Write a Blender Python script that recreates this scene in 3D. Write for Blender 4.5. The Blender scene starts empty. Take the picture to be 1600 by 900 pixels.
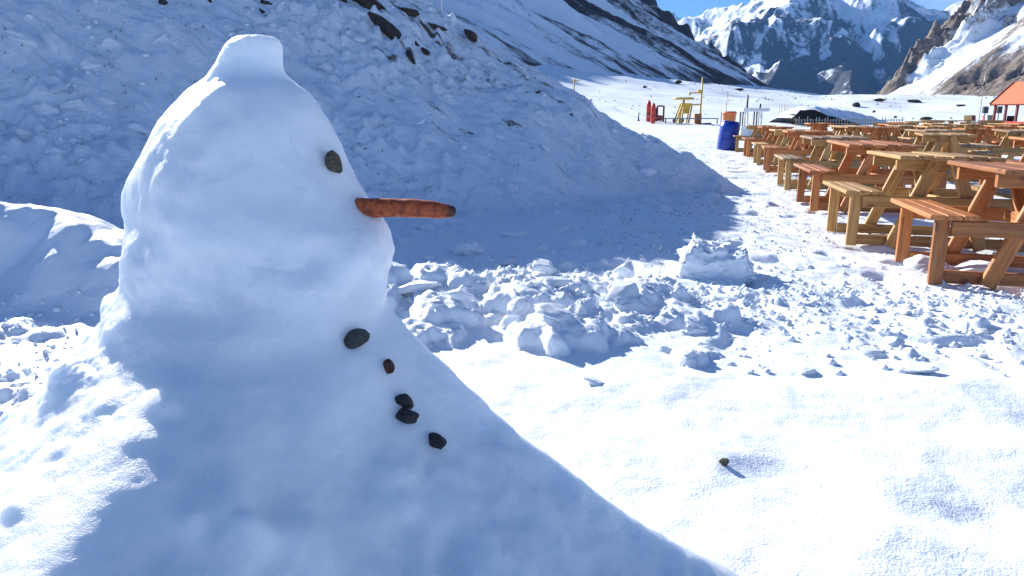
import bpy, bmesh, math, random
import numpy as np
from mathutils import Vector, Matrix
from mathutils.bvhtree import BVHTree

random.seed(7)
rng = np.random.default_rng(7)
SC = bpy.context.scene
COL = SC.collection

# ------------------------------------------------------------------ camera
CAM_H = 1.11
FPX = 1155.0                      # focal length in photo pixels (1600 wide)
PITCH = math.radians(13.3)
cam = bpy.data.cameras.new('camera')
cam.sensor_width = 36.0
cam.lens = 36.0 * FPX / 1600.0
cam.clip_start = 0.05
cam.clip_end = 30000
cam_o = bpy.data.objects.new('camera', cam)
COL.objects.link(cam_o)
cam_o.location = (0, 0, CAM_H)
cam_o.rotation_euler = (math.pi / 2 - PITCH, 0, 0)
SC.camera = cam_o

# ------------------------------------------------------------------ sky, sun, exposure
SUN_AZ = math.radians(-34.8)      # left of straight ahead
SUN_EL = math.radians(24.0)
SUN_DIR = Vector((math.sin(SUN_AZ) * math.cos(SUN_EL), math.cos(SUN_AZ) * math.cos(SUN_EL), math.sin(SUN_EL)))
world = bpy.data.worlds.new('World')
SC.world = world
world.use_nodes = True
wn, wl = world.node_tree.nodes, world.node_tree.links
bg = wn['Background']
sky = wn.new('ShaderNodeTexSky')
sky.sky_type = 'NISHITA'
sky.sun_disc = False
sky.sun_elevation = SUN_EL
sky.sun_rotation = SUN_AZ
sky.altitude = 2700
sky.air_density = 1.0
sky.dust_density = 0.0
sky.ozone_density = 7.5
# thin fair-weather cloud, the same over the whole sky
tc = wn.new('ShaderNodeTexCoord')
mp = wn.new('ShaderNodeMapping'); mp.inputs['Scale'].default_value = (3.0, 3.0, 9.0); mp.inputs['Location'].default_value = (11.9, 6.3, 0)
nz = wn.new('ShaderNodeTexNoise'); nz.inputs['Scale'].default_value = 1.6; nz.inputs['Detail'].default_value = 6
cr = wn.new('ShaderNodeValToRGB')
cr.color_ramp.elements[0].position = 0.57; cr.color_ramp.elements[0].color = (0, 0, 0, 1)
cr.color_ramp.elements[1].position = 0.76; cr.color_ramp.elements[1].color = (.6, .6, .6, 1)
mx = wn.new('ShaderNodeMixRGB')
mx.inputs['Color2'].default_value = (10, 10.2, 10.5, 1)
wl.new(tc.outputs['Generated'], mp.inputs['Vector'])
wl.new(mp.outputs['Vector'], nz.inputs['Vector'])
wl.new(nz.outputs['Fac'], cr.inputs['Fac'])
wl.new(cr.outputs['Color'], mx.inputs['Fac'])
wl.new(sky.outputs['Color'], mx.inputs['Color1'])
wl.new(mx.outputs['Color'], bg.inputs['Color'])
bg.inputs['Strength'].default_value = 0.058

sun = bpy.data.lights.new('sun', 'SUN')
sun.energy = 4.3
sun.angle = math.radians(0.53)
sun.color = (1.0, 0.97, 0.92)
sun_o = bpy.data.objects.new('sun', sun)
COL.objects.link(sun_o)
sun_o.location = SUN_DIR * 50
sun_o.rotation_euler = SUN_DIR.to_track_quat('Z', 'Y').to_euler()

vs = SC.view_settings
vs.view_transform = 'Standard'
vs.look = 'None'
vs.exposure = 1.36
vs.gamma = 1.0
SC.render.engine = 'CYCLES'
SC.cycles.use_denoising = True
SC.cycles.max_bounces = 10
SC.cycles.diffuse_bounces = 6
SC.cycles.volume_bounces = 0
SC.cycles.caustics_reflective = False
SC.cycles.caustics_refractive = False

# ------------------------------------------------------------------ numpy noise
_P = rng.permutation(256)
_P = np.concatenate([_P, _P, _P])
_G2 = np.stack([np.cos(np.arange(256) * 2.399963), np.sin(np.arange(256) * 2.399963)], 1)
_G3 = rng.normal(size=(256, 3)); _G3 /= np.linalg.norm(_G3, axis=1)[:, None]

def n2(x, y):
    xi = np.floor(x).astype(np.int64); yi = np.floor(y).astype(np.int64)
    fx = x - xi; fy = y - yi
    u = fx * fx * fx * (fx * (fx * 6 - 15) + 10); v = fy * fy * fy * (fy * (fy * 6 - 15) + 10)
    X = xi & 255; Y = yi & 255
    def g(ix, iy, dx, dy):
        h = _P[_P[(X + ix) & 255] + ((Y + iy) & 255)]
        return _G2[h, 0] * dx + _G2[h, 1] * dy
    a = g(0, 0, fx, fy); b = g(1, 0, fx - 1, fy)
    c = g(0, 1, fx, fy - 1); d = g(1, 1, fx - 1, fy - 1)
    return ((a + u * (b - a)) * (1 - v) + (c + u * (d - c)) * v) * 1.4

def n3(x, y, z):
    xi = np.floor(x).astype(np.int64); yi = np.floor(y).astype(np.int64); zi = np.floor(z).astype(np.int64)
    fx, fy, fz = x - xi, y - yi, z - zi
    s = lambda t: t * t * t * (t * (t * 6 - 15) + 10)
    u, v, w = s(fx), s(fy), s(fz)
    X, Y, Z = xi & 255, yi & 255, zi & 255
    def g(ix, iy, iz):
        h = _P[_P[_P[(X + ix) & 255] + ((Y + iy) & 255)] + ((Z + iz) & 255)]
        G = _G3[h]
        return G[:, 0] * (fx - ix) + G[:, 1] * (fy - iy) + G[:, 2] * (fz - iz)
    L = lambda a, b, t: a + t * (b - a)
    return L(L(L(g(0,0,0), g(1,0,0), u), L(g(0,1,0), g(1,1,0), u), v),
             L(L(g(0,0,1), g(1,0,1), u), L(g(0,1,1), g(1,1,1), u), v), w) * 1.5

def fbm2(x, y, octs=4, gain=.5, lac=2.03):
    t = np.zeros_like(x); a = 1.0
    for i in range(octs):
        t += a * n2(x + 17.3 * i, y - 9.1 * i); x = x * lac; y = y * lac; a *= gain
    return t

def ridged2(x, y, octs=5, gain=.5, lac=2.1):
    t = np.zeros_like(x); a = 1.0; w = np.ones_like(x)
    for i in range(octs):
        r = (1 - np.abs(n2(x + 31.7 * i, y + 11.9 * i)) * 1.3)
        r = np.clip(r, 0, 1) ** 2 * w
        w = np.clip(r * 1.6, 0, 1)
        t += a * r; x = x * lac; y = y * lac; a *= gain
    return t

def fbm3(p, s, octs=3, gain=.5):
    t = np.zeros(len(p)); a = 1.0
    for i in range(octs):
        t += a * n3(p[:, 0] * s + 5.2 * i, p[:, 1] * s + 1.3 * i, p[:, 2] * s - 7.7 * i); s *= 2.07; a *= gain
    return t

def sstep(a, b, x):
    t = np.clip((x - a) / (b - a), 0, 1)
    return t * t * (3 - 2 * t)

# ------------------------------------------------------------------ photo geometry helpers
CP, SP = math.cos(PITCH), math.sin(PITCH)

def ray(px, py):
    u = (px - 800) / FPX; v = (450 - py) / FPX
    return np.array([u, CP + v * SP, -SP + v * CP])

def at_y(px, py, Y):
    d = ray(px, py); t = Y / d[1]
    return np.array([d[0] * t, Y, CAM_H + d[2] * t])

def project(p):
    x, y, z = p[:, 0], p[:, 1], p[:, 2] - CAM_H
    zc = y * CP - z * SP; yc = y * SP + z * CP
    zc = np.where(zc < .01, .01, zc)
    return 800 + FPX * x / zc, 450 - FPX * yc / zc

# ------------------------------------------------------------------ object helpers
def tag(o, label=None, cat=None, group=None, kind=None):
    if label: o['label'] = label
    if cat: o['category'] = cat
    if group: o['group'] = group
    if kind: o['kind'] = kind
    return o

def empty(name, loc=(0, 0, 0), rz=0, label=None, cat=None, group=None):
    o = bpy.data.objects.new(name, None)
    COL.objects.link(o)
    o.empty_display_size = .1
    o.location = loc; o.rotation_euler = (0, 0, rz)
    return tag(o, label, cat, group)

def link(name, me, mat=None, parent=None):
    o = bpy.data.objects.new(name, me)
    COL.objects.link(o)
    if mat is not None and not me.materials: me.materials.append(mat)
    if parent is not None: o.parent = parent
    return o

def np_mesh(name, V, F, smooth=True):
    """V (n,3), F (m,4) quads or (m,3) tris"""
    me = bpy.data.meshes.new(name)
    V = np.ascontiguousarray(V, dtype=np.float32); F = np.ascontiguousarray(F, dtype=np.int32)
    k = F.shape[1]
    me.vertices.add(len(V)); me.vertices.foreach_set('co', V.ravel())
    me.loops.add(F.size); me.loops.foreach_set('vertex_index', F.ravel())
    me.polygons.add(len(F)); me.polygons.foreach_set('loop_start', np.arange(0, F.size, k, dtype=np.int32))
    me.polygons.foreach_set('use_smooth', np.full(len(F), smooth, dtype=bool))
    me.update(calc_edges=True)
    me.validate()
    return me

def grid_faces(nr, nc, wrap=False):
    i = np.arange(nr - 1)[:, None]; j = np.arange(nc if wrap else nc - 1)[None, :]
    j2 = (j + 1) % nc
    return np.stack([i * nc + j, i * nc + j2, (i + 1) * nc + j2, (i + 1) * nc + j], -1).reshape(-1, 4)

def attr(me, name, vals):
    a = me.attributes.new(name, 'FLOAT', 'POINT')
    a.data.foreach_set('value', np.ascontiguousarray(vals, dtype=np.float32))

def vattr(me, name, V):
    a = me.attributes.new(name, 'FLOAT_VECTOR', 'POINT')
    a.data.foreach_set('vector', np.ascontiguousarray(V, dtype=np.float32).ravel())

def bm_obj(name, bm, mat, parent=None, smooth=False):
    me = bpy.data.meshes.new(name)
    bmesh.ops.recalc_face_normals(bm, faces=bm.faces)
    bm.to_mesh(me); bm.free()
    if smooth:
        for p in me.polygons: p.use_smooth = True
    return link(name, me, mat, parent)

def beam_bm(bm, p0, p1, w, h, up=(0, 0, 1), ch=.006):
    """chamfered beam from p0 to p1; w across, h along the up side"""
    p0, p1 = Vector(p0), Vector(p1)
    d = (p1 - p0).normalized()
    up = Vector(up)
    s = d.cross(up)
    if s.length < 1e-4: s = d.cross(Vector((1, 0, 0)))
    s.normalize(); t = s.cross(d).normalized()
    a, b = w / 2, h / 2
    ch = min(ch, a * .5, b * .5)
    prof = [(-a + ch, -b), (a - ch, -b), (a, -b + ch), (a, b - ch), (a - ch, b), (-a + ch, b), (-a, b - ch), (-a, -b + ch)]
    r0 = [bm.verts.new(p0 + s * x + t * y) for x, y in prof]
    r1 = [bm.verts.new(p1 + s * x + t * y) for x, y in prof]
    for i in range(8):
        j = (i + 1) % 8
        bm.faces.new((r0[i], r0[j], r1[j], r1[i]))
    bm.faces.new(r0[::-1]); bm.faces.new(r1)

def grain_attr(me, p0, p1):
    """length coordinate along a beam for the wood grain"""
    d = (Vector(p1) - Vector(p0)).normalized()
    n = len(me.vertices)
    co = np.empty(n * 3, dtype=np.float32); me.vertices.foreach_get('co', co); co = co.reshape(-1, 3)
    d = np.array(d)
    l = co @ d
    r = co - l[:, None] * d
    out = np.stack([l, r[:, 0] + r[:, 1], r[:, 2] + r[:, 0]], 1)
    a = me.attributes.new('grain', 'FLOAT_VECTOR', 'POINT')
    a.data.foreach_set('vector', np.ascontiguousarray(out, dtype=np.float32).ravel())

def beam(name, p0, p1, w, h, mat, parent, up=(0, 0, 1), ch=.006):
    bm = bmesh.new(); beam_bm(bm, p0, p1, w, h, up, ch)
    o = bm_obj(name, bm, mat, parent)
    grain_attr(o.data, p0, p1)
    return o

def lathe_bm(bm, prof, n=24, axis=None, origin=(0, 0, 0)):
    """prof: (r, z) list; closed with caps"""
    M = Matrix.Identity(3)
    if axis is not None: M = Vector(axis).to_track_quat('Z', 'Y').to_matrix()
    origin = Vector(origin)
    rings = []
    for r, z in prof:
        rings.append([bm.verts.new(origin + M @ Vector((r * math.cos(2 * math.pi * k / n), r * math.sin(2 * math.pi * k / n), z))) for k in range(n)])
    for a, b in zip(rings, rings[1:]):
        for k in range(n):
            bm.faces.new((a[k], a[(k + 1) % n], b[(k + 1) % n], b[k]))
    bm.faces.new(rings[0][::-1]); bm.faces.new(rings[-1])

def lathe(name, prof, mat, parent, n=24, axis=None, origin=(0, 0, 0), smooth=True):
    bm = bmesh.new(); lathe_bm(bm, prof, n, axis, origin)
    return bm_obj(name, bm, mat, parent, smooth)

def tube(name, p0, p1, r, mat, parent, n=10):
    p0, p1 = Vector(p0), Vector(p1)
    return lathe(name, [(r, 0), (r, (p1 - p0).length)], mat, parent, n, p1 - p0, p0)

# ------------------------------------------------------------------ materials
def new_mat(name):
    m = bpy.data.materials.new(name); m.use_nodes = True
    nt = m.node_tree
    return m, nt.nodes, nt.links, nt.nodes['Principled BSDF']

def N(nodes, kind, **kw):
    n = nodes.new('ShaderNode' + kind)
    for k, v in kw.items():
        if k in n.inputs: n.inputs[k].default_value = v
        else: setattr(n, k, v)
    return n

def ramp(nodes, stops):
    r = nodes.new('ShaderNodeValToRGB')
    e = r.color_ramp.elements
    while len(e) < len(stops): e.new(.5)
    for k, (p, c) in enumerate(stops):
        e[k].position = p
        e[k].color = c if len(c) == 4 else (*c, 1)
    return r

SNOW = (0.835, 0.887, 0.948)

def snow_mat(name, grain=260.0, lump=28.0, bump=.5, sss=0.0, dirt=False, dist=.004, streak=False):
    m, n, l, b = new_mat(name)
    tcn = N(n, 'TexCoord')
    na = N(n, 'TexNoise', Scale=grain, Detail=3.0); l.new(tcn.outputs['Object'], na.inputs['Vector'])
    nb = N(n, 'TexNoise', Scale=lump, Detail=5.0, Roughness=.6); l.new(tcn.outputs['Object'], nb.inputs['Vector'])
    nc = N(n, 'TexNoise', Scale=1.7, Detail=3.0); l.new(tcn.outputs['Object'], nc.inputs['Vector'])
    ad = N(n, 'Math', operation='MULTIPLY_ADD'); ad.inputs[1].default_value = 3.0
    l.new(nb.outputs['Fac'], ad.inputs[0]); l.new(na.outputs['Fac'], ad.inputs[2])
    bp = N(n, 'Bump', Strength=bump, Distance=dist)
    l.new(ad.outputs[0], bp.inputs['Height']); l.new(bp.outputs['Normal'], b.inputs['Normal'])
    cr = ramp(n, [(.3, tuple(c * .96 for c in SNOW)), (.7, SNOW)])
    l.new(nc.outputs['Fac'], cr.inputs['Fac'])
    col = cr.outputs['Color']
    if dirt:
        at = N(n, 'Attribute', attribute_name='dirt')
        nd = N(n, 'TexNoise', Scale=9.0, Detail=8.0, Roughness=.7)
        if streak:
            sv = N(n, 'Attribute', attribute_name='streak'); l.new(sv.outputs['Vector'], nd.inputs['Vector'])
        else: l.new(tcn.outputs['Object'], nd.inputs['Vector'])
        mu = N(n, 'Math', operation='ADD'); l.new(at.outputs['Fac'], mu.inputs[0]); l.new(nd.outputs['Fac'], mu.inputs[1])
        rr = ramp(n, [(.98, (0, 0, 0)), (1.12, (1, 1, 1))])
        sc_ = N(n, 'Math', operation='MULTIPLY'); sc_.inputs[1].default_value = 1.0
        l.new(mu.outputs[0], sc_.inputs[0]); l.new(sc_.outputs[0], rr.inputs['Fac'])
        # the ramp only reaches 1, so shift the sum into 0..1 first
        sc_.operation = 'MULTIPLY_ADD'; sc_.inputs[1].default_value = 1.0; sc_.inputs[2].default_value = -0.45
        rr.color_ramp.elements[0].position = .27; rr.color_ramp.elements[1].position = .36
        ns = N(n, 'TexNoise', Scale=60.0, Detail=3.0); l.new(tcn.outputs['Object'], ns.inputs['Vector'])
        dc = ramp(n, [(.35, (.055, .042, .032)), (.65, (.20, .155, .12))]); l.new(ns.outputs['Fac'], dc.inputs['Fac'])
        mi = N(n, 'MixRGB'); l.new(rr.outputs['Color'], mi.inputs['Fac']); l.new(col, mi.inputs['Color1']); l.new(dc.outputs['Color'], mi.inputs['Color2'])
        col = mi.outputs['Color']
    l.new(col, b.inputs['Base Color'])
    b.inputs['Roughness'].default_value = .55
    b.inputs['Specular IOR Level'].default_value = .25
    if sss:
        b.inputs['Subsurface Weight'].default_value = sss
        b.inputs['Subsurface Radius'].default_value = (1.0, 1.1, 1.25)
        b.inputs['Subsurface Scale'].default_value = .05
    return m

def stone_mat(name, c0, c1, scale=40.0, rough=.8, bump=.4):
    m, n, l, b = new_mat(name)
    tcn = N(n, 'TexCoord')
    na = N(n, 'TexNoise', Scale=scale, Detail=6.0, Roughness=.65); l.new(tcn.outputs['Object'], na.inputs['Vector'])
    cr = ramp(n, [(.35, c0), (.68, c1)]); l.new(na.outputs['Fac'], cr.inputs['Fac'])
    l.new(cr.outputs['Color'], b.inputs['Base Color'])
    bp = N(n, 'Bump', Strength=bump, Distance=.1 / scale * 10); l.new(na.outputs['Fac'], bp.inputs['Height']); l.new(bp.outputs['Normal'], b.inputs['Normal'])
    b.inputs['Roughness'].default_value = rough
    return m

def paint_mat(name, col, rough=.5, var=.18, scale=6.0, metal=0.0):
    m, n, l, b = new_mat(name)
    tcn = N(n, 'TexCoord')
    na = N(n, 'TexNoise', Scale=scale, Detail=5.0); l.new(tcn.outputs['Object'], na.inputs['Vector'])
    cr = ramp(n, [(.3, tuple(c * (1 - var) for c in col)), (.7, tuple(min(1, c * (1 + var * .5)) for c in col))])
    l.new(na.outputs['Fac'], cr.inputs['Fac']); l.new(cr.outputs['Color'], b.inputs['Base Color'])
    b.inputs['Roughness'].default_value = rough; b.inputs['Metallic'].default_value = metal
    return m

def wood_mat(name, dark, light, rough=.55):
    m, n, l, b = new_mat(name)
    at = N(n, 'Attribute', attribute_name='grain')
    oi = N(n, 'ObjectInfo')
    off = N(n, 'VectorMath', operation='ADD')
    sclr = N(n, 'VectorMath', operation='SCALE'); sclr.inputs['Scale'].default_value = 40.0
    cmb = N(n, 'CombineXYZ'); l.new(oi.outputs['Random'], cmb.inputs[0]); l.new(oi.outputs['Random'], cmb.inputs[1])
    l.new(cmb.outputs[0], sclr.inputs[0])
    l.new(at.outputs['Vector'], off.inputs[0]); l.new(sclr.outputs[0], off.inputs[1])
    mp_ = N(n, 'Mapping'); mp_.inputs['Scale'].default_value = (3.0, 38.0, 38.0); l.new(off.outputs[0], mp_.inputs['Vector'])
    ng = N(n, 'TexNoise', Scale=1.0, Detail=5.0, Roughness=.6, Distortion=.6); l.new(mp_.outputs[0], ng.inputs['Vector'])
    cr = ramp(n, [(.28, dark), (.72, light)]); l.new(ng.outputs['Fac'], cr.inputs['Fac'])
    nk = N(n, 'TexVoronoi', Scale=1.0)                       # knots
    mk = N(n, 'Mapping'); mk.inputs['Scale'].default_value = (5.0, 11.0, 11.0); l.new(off.outputs[0], mk.inputs['Vector']); l.new(mk.outputs[0], nk.inputs['Vector'])
    kr = ramp(n, [(.10, (.35, .25, .2)), (.22, (1, 1, 1))]); l.new(nk.outputs['Distance'], kr.inputs['Fac'])
    mm = N(n, 'MixRGB', blend_type='MULTIPLY'); mm.inputs['Fac'].default_value = .8
    l.new(cr.outputs['Color'], mm.inputs['Color1']); l.new(kr.outputs['Color'], mm.inputs['Color2'])
    hv = N(n, 'HueSaturation')
    vr = N(n, 'MapRange'); vr.inputs['To Min'].default_value = .72; vr.inputs['To Max'].default_value = 1.25
    l.new(oi.outputs['Random'], vr.inputs['Value']); l.new(vr.outputs[0], hv.inputs['Value'])
    l.new(mm.outputs['Color'], hv.inputs['Color'])
    l.new(hv.outputs['Color'], b.inputs['Base Color'])
    bp = N(n, 'Bump', Strength=.35, Distance=.002); l.new(ng.outputs['Fac'], bp.inputs['Height']); l.new(bp.outputs['Normal'], b.inputs['Normal'])
    b.inputs['Roughness'].default_value = rough
    return m

M = {}
M['ground'] = snow_mat('valley_snow', 130, 16, .45, dirt=True, dist=.006)
M['body'] = snow_mat('packed_snow', 330, 36, .6, sss=1.0, dist=.003)
M['bank'] = snow_mat('bank_snow', 70, 11, .9, dirt=True, dist=.012, streak=True)
M['chunk'] = snow_mat('chunk_snow', 150, 25, .5, dist=.005)
M['rock'] = stone_mat('dark_brown_rock', (.016, .012, .010), (.085, .058, .042), 14)
M['pebble'] = stone_mat('black_pebble', (.006, .006, .007), (.035, .034, .034), 90, .7)
M['pebble_grey'] = stone_mat('grey_pebble', (.022, .023, .024), (.085, .085, .082), 60, .7)
M['pebble_olive'] = stone_mat('olive_pebble', (.03, .028, .016), (.13, .115, .07), 110, .8)
M['pebble_red'] = stone_mat('red_pebble', (.02, .010, .008), (.15, .055, .03), 120, .8)
M['pine'] = wood_mat('pale_pine', (.27, .135, .038), (.58, .355, .13))
M['stained'] = wood_mat('orange_stained_pine', (.25, .078, .016), (.58, .225, .062))
M['pine_grey'] = wood_mat('weathered_pine', (.17, .10, .048), (.42, .28, .145))
M['yellow'] = paint_mat('yellow_paint', (.62, .40, .045), .45)
M['orange'] = paint_mat('orange_paint', (.55, .17, .03), .5)
M['red'] = paint_mat('red_vinyl', (.55, .045, .025), .45)
M['maroon'] = paint_mat('dark_red_paint', (.16, .022, .016), .55)
M['roof'] = paint_mat('orange_red_board', (.86, .175, .07), .6)
M['white'] = paint_mat('white_paint', (.72, .74, .72), .5, .1)
M['dark'] = paint_mat('dark_metal', (.03, .034, .04), .5)
M['black'] = paint_mat('tarred_board', (.008, .008, .009), .8)
M['grey'] = paint_mat('grey_metal', (.25, .26, .27), .4, .15, 6, .6)
M['blue'] = paint_mat('blue_plastic', (.008, .045, .34), .32, .12, 3)
M['cream'] = paint_mat('pale_reed', (.62, .52, .34), .8)

# ------------------------------------------------------------------ ground height
A0 = np.array([3.5, 10.8]); AL = np.array([.82, .572]); UP = np.array([-.572, .82])   # foot of the bank

def valley(x, y):
    d = np.hypot(x, y); az = np.degrees(np.arctan2(x, y))
    s = np.interp(az, [-180, -100, -60, 0, 3, 10, 16, 22, 35, 60, 110, 180], [0, 0, .09, .09, .085, .060, .042, .0265, .020, .02, 0, 0])
    dd = np.clip(d, 0, 420)
    k = np.where(dd > 50, dd - 50, 0)
    k = k * k / (k + 18)
    z = s * k * 1.10
    z += sstep(70, 160, d) * fbm2(x / 45, y / 45, 3) * 1.3 * (1 - sstep(420, 900, d)) + sstep(40, 100, d) * fbm2(x / 9, y / 9, 3) * .22 * (1 - sstep(500, 1500, d))
    return z - sstep(800, 5000, d) * 30

_berm = np.array([[-7.0, 5.5, .50, .60], [-4.6, 5.15, .56, .60], [-3.2, 4.9, .54, .55], [-2.3, 4.65, .30, .55], [-1.3, 4.45, .16, .5], [-.5, 4.3, .11, .5], [.25, 4.2, .06, .5], [.9, 4.25, .0, .5], [1.4, 4.4, 0, .4]])

def seg_dist(x, y, P):
    best = np.full(x.shape, 1e9); hh = np.zeros_like(x); ww = np.ones_like(x)
    for a, b in zip(P, P[1:]):
        d = b[:2] - a[:2]; L = d @ d
        t = np.clip(((x - a[0]) * d[0] + (y - a[1]) * d[1]) / L, 0, 1)
        dist = np.hypot(x - a[0] - t * d[0], y - a[1] - t * d[1])
        m = dist < best
        best = np.where(m, dist, best)
        hh = np.where(m, a[2] + t * (b[2] - a[2]), hh); ww = np.where(m, a[3] + t * (b[3] - a[3]), ww)
    return best, hh, ww

# lumps of broken snow in the ground surface: x, y, radius, height
_lumps = []
for k in range(260):
    x = rng.uniform(-1.9, 1.0)
    yc = np.interp(x, _berm[:, 0], _berm[:, 1])
    y = yc + rng.normal() * .42 - .05
    r = rng.choice([.04, .06, .09, .13, .18], p=[.36, .28, .22, .10, .04]) * rng.uniform(.8, 1.3)
    _lumps.append((x, y, r, r * rng.uniform(.35, .75)))
for k in range(110):                                   # scattered crumbs to the right
    x = rng.uniform(.2, 3.4); y = 4.5 - .25 * x + rng.normal() * .5
    r = .016 + rng.exponential(.013)
    _lumps.append((x, y, r, r * rng.uniform(.5, 1.0)))
for k in range(46):                                    # left foreground
    x = rng.uniform(-3.4, -1.1); y = rng.uniform(2.3, 4.0)
    r = rng.uniform(.05, .2)
    _lumps.append((x, y, r, r * rng.uniform(.25, .45)))
for k in range(110):                                   # foot of the bank
    a = rng.uniform(-9, -1.0); b = rng.normal() * .35 - .25
    p = A0 + AL * a + UP * b
    r = rng.uniform(.04, .13)
    _lumps.append((p[0], p[1], r, r * rng.uniform(.3, .7)))
# broad soft hollows in the smooth foreground: x, y, radius, depth
_hollows = [(.95, 2.05, .16, -.028), (.78, 2.15, .10, -.02), (1.35, 1.85, .16, -.03), (1.62, 2.0, .2, -.03), (.62, 2.25, .12, .02), (1.15, 2.1, .18, .022), (1.75, 2.3, .2, .02), (1.5, 1.65, .12, -.025), (1.0, 1.8, .14, .02), (2.0, 2.6, .2, -.02)]

def ground_h(x, y, detail=True):
    z = valley(x, y)
    r = np.hypot(x, y)
    near = 1 - sstep(9, 16, r)
    bd, bh, bw = seg_dist(x, y, _berm)
    wob = n2(x * 1.1 + 3, y * 1.1) * .22 + n2(x * 3.1, y * 3.1 + 7) * .07
    prof = np.clip(1 - (bd + wob) / (bw * 1.7), 0, 1)
    z = z + bh * (prof * prof * (3 - 2 * prof)) * near
    z = z + fbm2(x / 2.6, y / 2.6, 2) * .035 * (1 - sstep(60, 120, r))
    if not detail: return z
    tr = sstep(.2, 1.4, x + n2(x * .7, y * .7) * .8) * sstep(3.0, 4.4, y + .22 * x + n2(x * .9, y * .9) * .5)     # walked-on snow
    lf = sstep(-.9, -1.6, x) * near
    z += fbm2(x * 3.3, y * 3.3, 3) * (.011 + .006 * tr + .02 * lf) + fbm2(x * 1.25 + y * .4 + 7, y * .8, 2) * .030 * near * sstep(.2, .9, x)
    m = r < 30
    if m.any():
        xs, ys = x[m], y[m]; t2 = tr[m]
        e = fbm2(xs * 9, ys * 9, 2) * (.0012 + .0035 * t2) + np.clip(n2(xs * 5.2 + 40, ys * 5.2) - .46, 0, 1) * .045 * t2
        # foot prints
        e -= np.clip(n2(xs * 2.9 - 20, ys * 2.4 + 9) - .30, 0, .25) * .22 * t2
        z[m] += e
    lay = np.zeros_like(z)
    for (lx, ly, lr, lh) in _lumps:
        mm = (np.abs(x - lx) < lr * 1.5) & (np.abs(y - ly) < lr * 1.5)
        if not mm.any(): continue
        xx = (x[mm] - lx) / lr; yy = (y[mm] - ly) / lr
        q = np.hypot(xx, yy) * (1 + .45 * n2(xx * 1.5 + lx * 9, yy * 1.5 + ly * 9)) 
        s_ = np.clip(1 - q * q, 0, 1)
        lay[mm] = np.maximum(lay[mm], lh * np.minimum(np.sqrt(s_), .75 + .2 * s_))
    z += lay
    rm = lay > .002
    if rm.any(): z[rm] += fbm2(x[rm] * 19, y[rm] * 19, 3, .6) * .016 * sstep(.0, .05, lay[rm])
    for (lx, ly, lr, lh) in _hollows:
        mm = (np.abs(x - lx) < lr * 2.5) & (np.abs(y - ly) < lr * 2.5)
        if mm.any():
            z[mm] += lh * np.exp(-(((x[mm] - lx) ** 2 + (y[mm] - ly) ** 2) / (lr * lr)) * 1.2)
    return z

def gh(x, y):
    return float(ground_h(np.array([float(x)]), np.array([float(y)]))[0])

def ghs(x, y):
    return float(ground_h(np.array([float(x)]), np.array([float(y)]), False)[0])

def ground_pt(px, py, tmax=900):
    """where the line of sight through a photo pixel meets the ground"""
    d = ray(px, py)
    t = np.concatenate([np.linspace(1, 40, 1600), np.linspace(40, tmax, 4000)])
    z = CAM_H + d[2] * t - ground_h(d[0] * t, d[1] * t, False)
    k = np.argmax(z < 0)
    if k == 0: k = len(t) - 1
    return np.array([d[0] * t[k], d[1] * t[k], ground_h(d[0] * t[k:k + 1], d[1] * t[k:k + 1], False)[0]])

# ------------------------------------------------------------------ ground sheet
rr = np.concatenate([[0.02, .15, .3], np.exp(np.linspace(math.log(.45), math.log(30), 930)), np.exp(np.linspace(math.log(30.6), math.log(9000), 260))])
aa = np.concatenate([np.radians(np.linspace(-46, 46, 400)), np.radians(np.linspace(46, 314, 92)[1:-1])])
R_, T_ = np.meshgrid(rr, aa, indexing='ij')
gx = (R_ * np.sin(T_)).ravel(); gy = (R_ * np.cos(T_)).ravel()
gz = ground_h(gx, gy)
me = np_mesh('ground', np.stack([gx, gy, gz], 1), grid_faces(len(rr), len(aa), True)[:, ::-1])
# bare soil and grit showing through the walked snow and far out on the flat
d_ = np.hypot(gx, gy)
walk = sstep(5, 9, gy) * sstep(.8, 3.0, gx - gy * .10) * (1 - sstep(40, 60, d_))
dirt = -.35 + .46 * walk * (1 + .4 * n2(gx * .4, gy * .4)) + sstep(70, 140, d_) * (.36 + .25 * fbm2(gx / 30, gy / 30, 3))
attr(me, 'dirt', dirt)
ground = tag(link('ground', me, M['ground']), kind='structure')

# ------------------------------------------------------------------ the shaded snow bank
def bank_crest(al):
    return np.interp(al, [-30, -14, -10, -8, -6.5, -5.4, -4.4, -3.0, -1.6, -.8, 0, .6], [4.3, 4.3, 4.5, 4.8, 5.6, 6.4, 6.0, 4.5, 2.9, 1.85, .5, -.5])

BS = .68
def bank_h(al, b):
    bc = bank_crest(al) + n2(al * .8, al * 0 + 3.3) * .12 + n2(al * 2.6, al * 0 + 8.3) * .06
    face = BS * b
    face = .5 * (face + np.sqrt(face * face + .06)) - .15          # soft foot
    back = BS * bc - .16 - .45 * (b - bc)
    k = .10
    h = .5 * (face + back - np.sqrt((face - back) ** 2 + k * k))
    return h

ba = np.linspace(-24, 1.4, 800)
bb = np.concatenate([np.linspace(-.7, 6.3, 230), np.linspace(6.35, 16, 60)])
BA, BB = np.meshgrid(ba, bb, indexing='ij'); BA = BA.ravel(); BB = BB.ravel()
bx = A0[0] + AL[0] * BA + UP[0] * BB; by = A0[1] + AL[1] * BA + UP[1] * BB
bz = bank_h(BA, BB)
onface = sstep(-.2, .5, BB)
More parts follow.
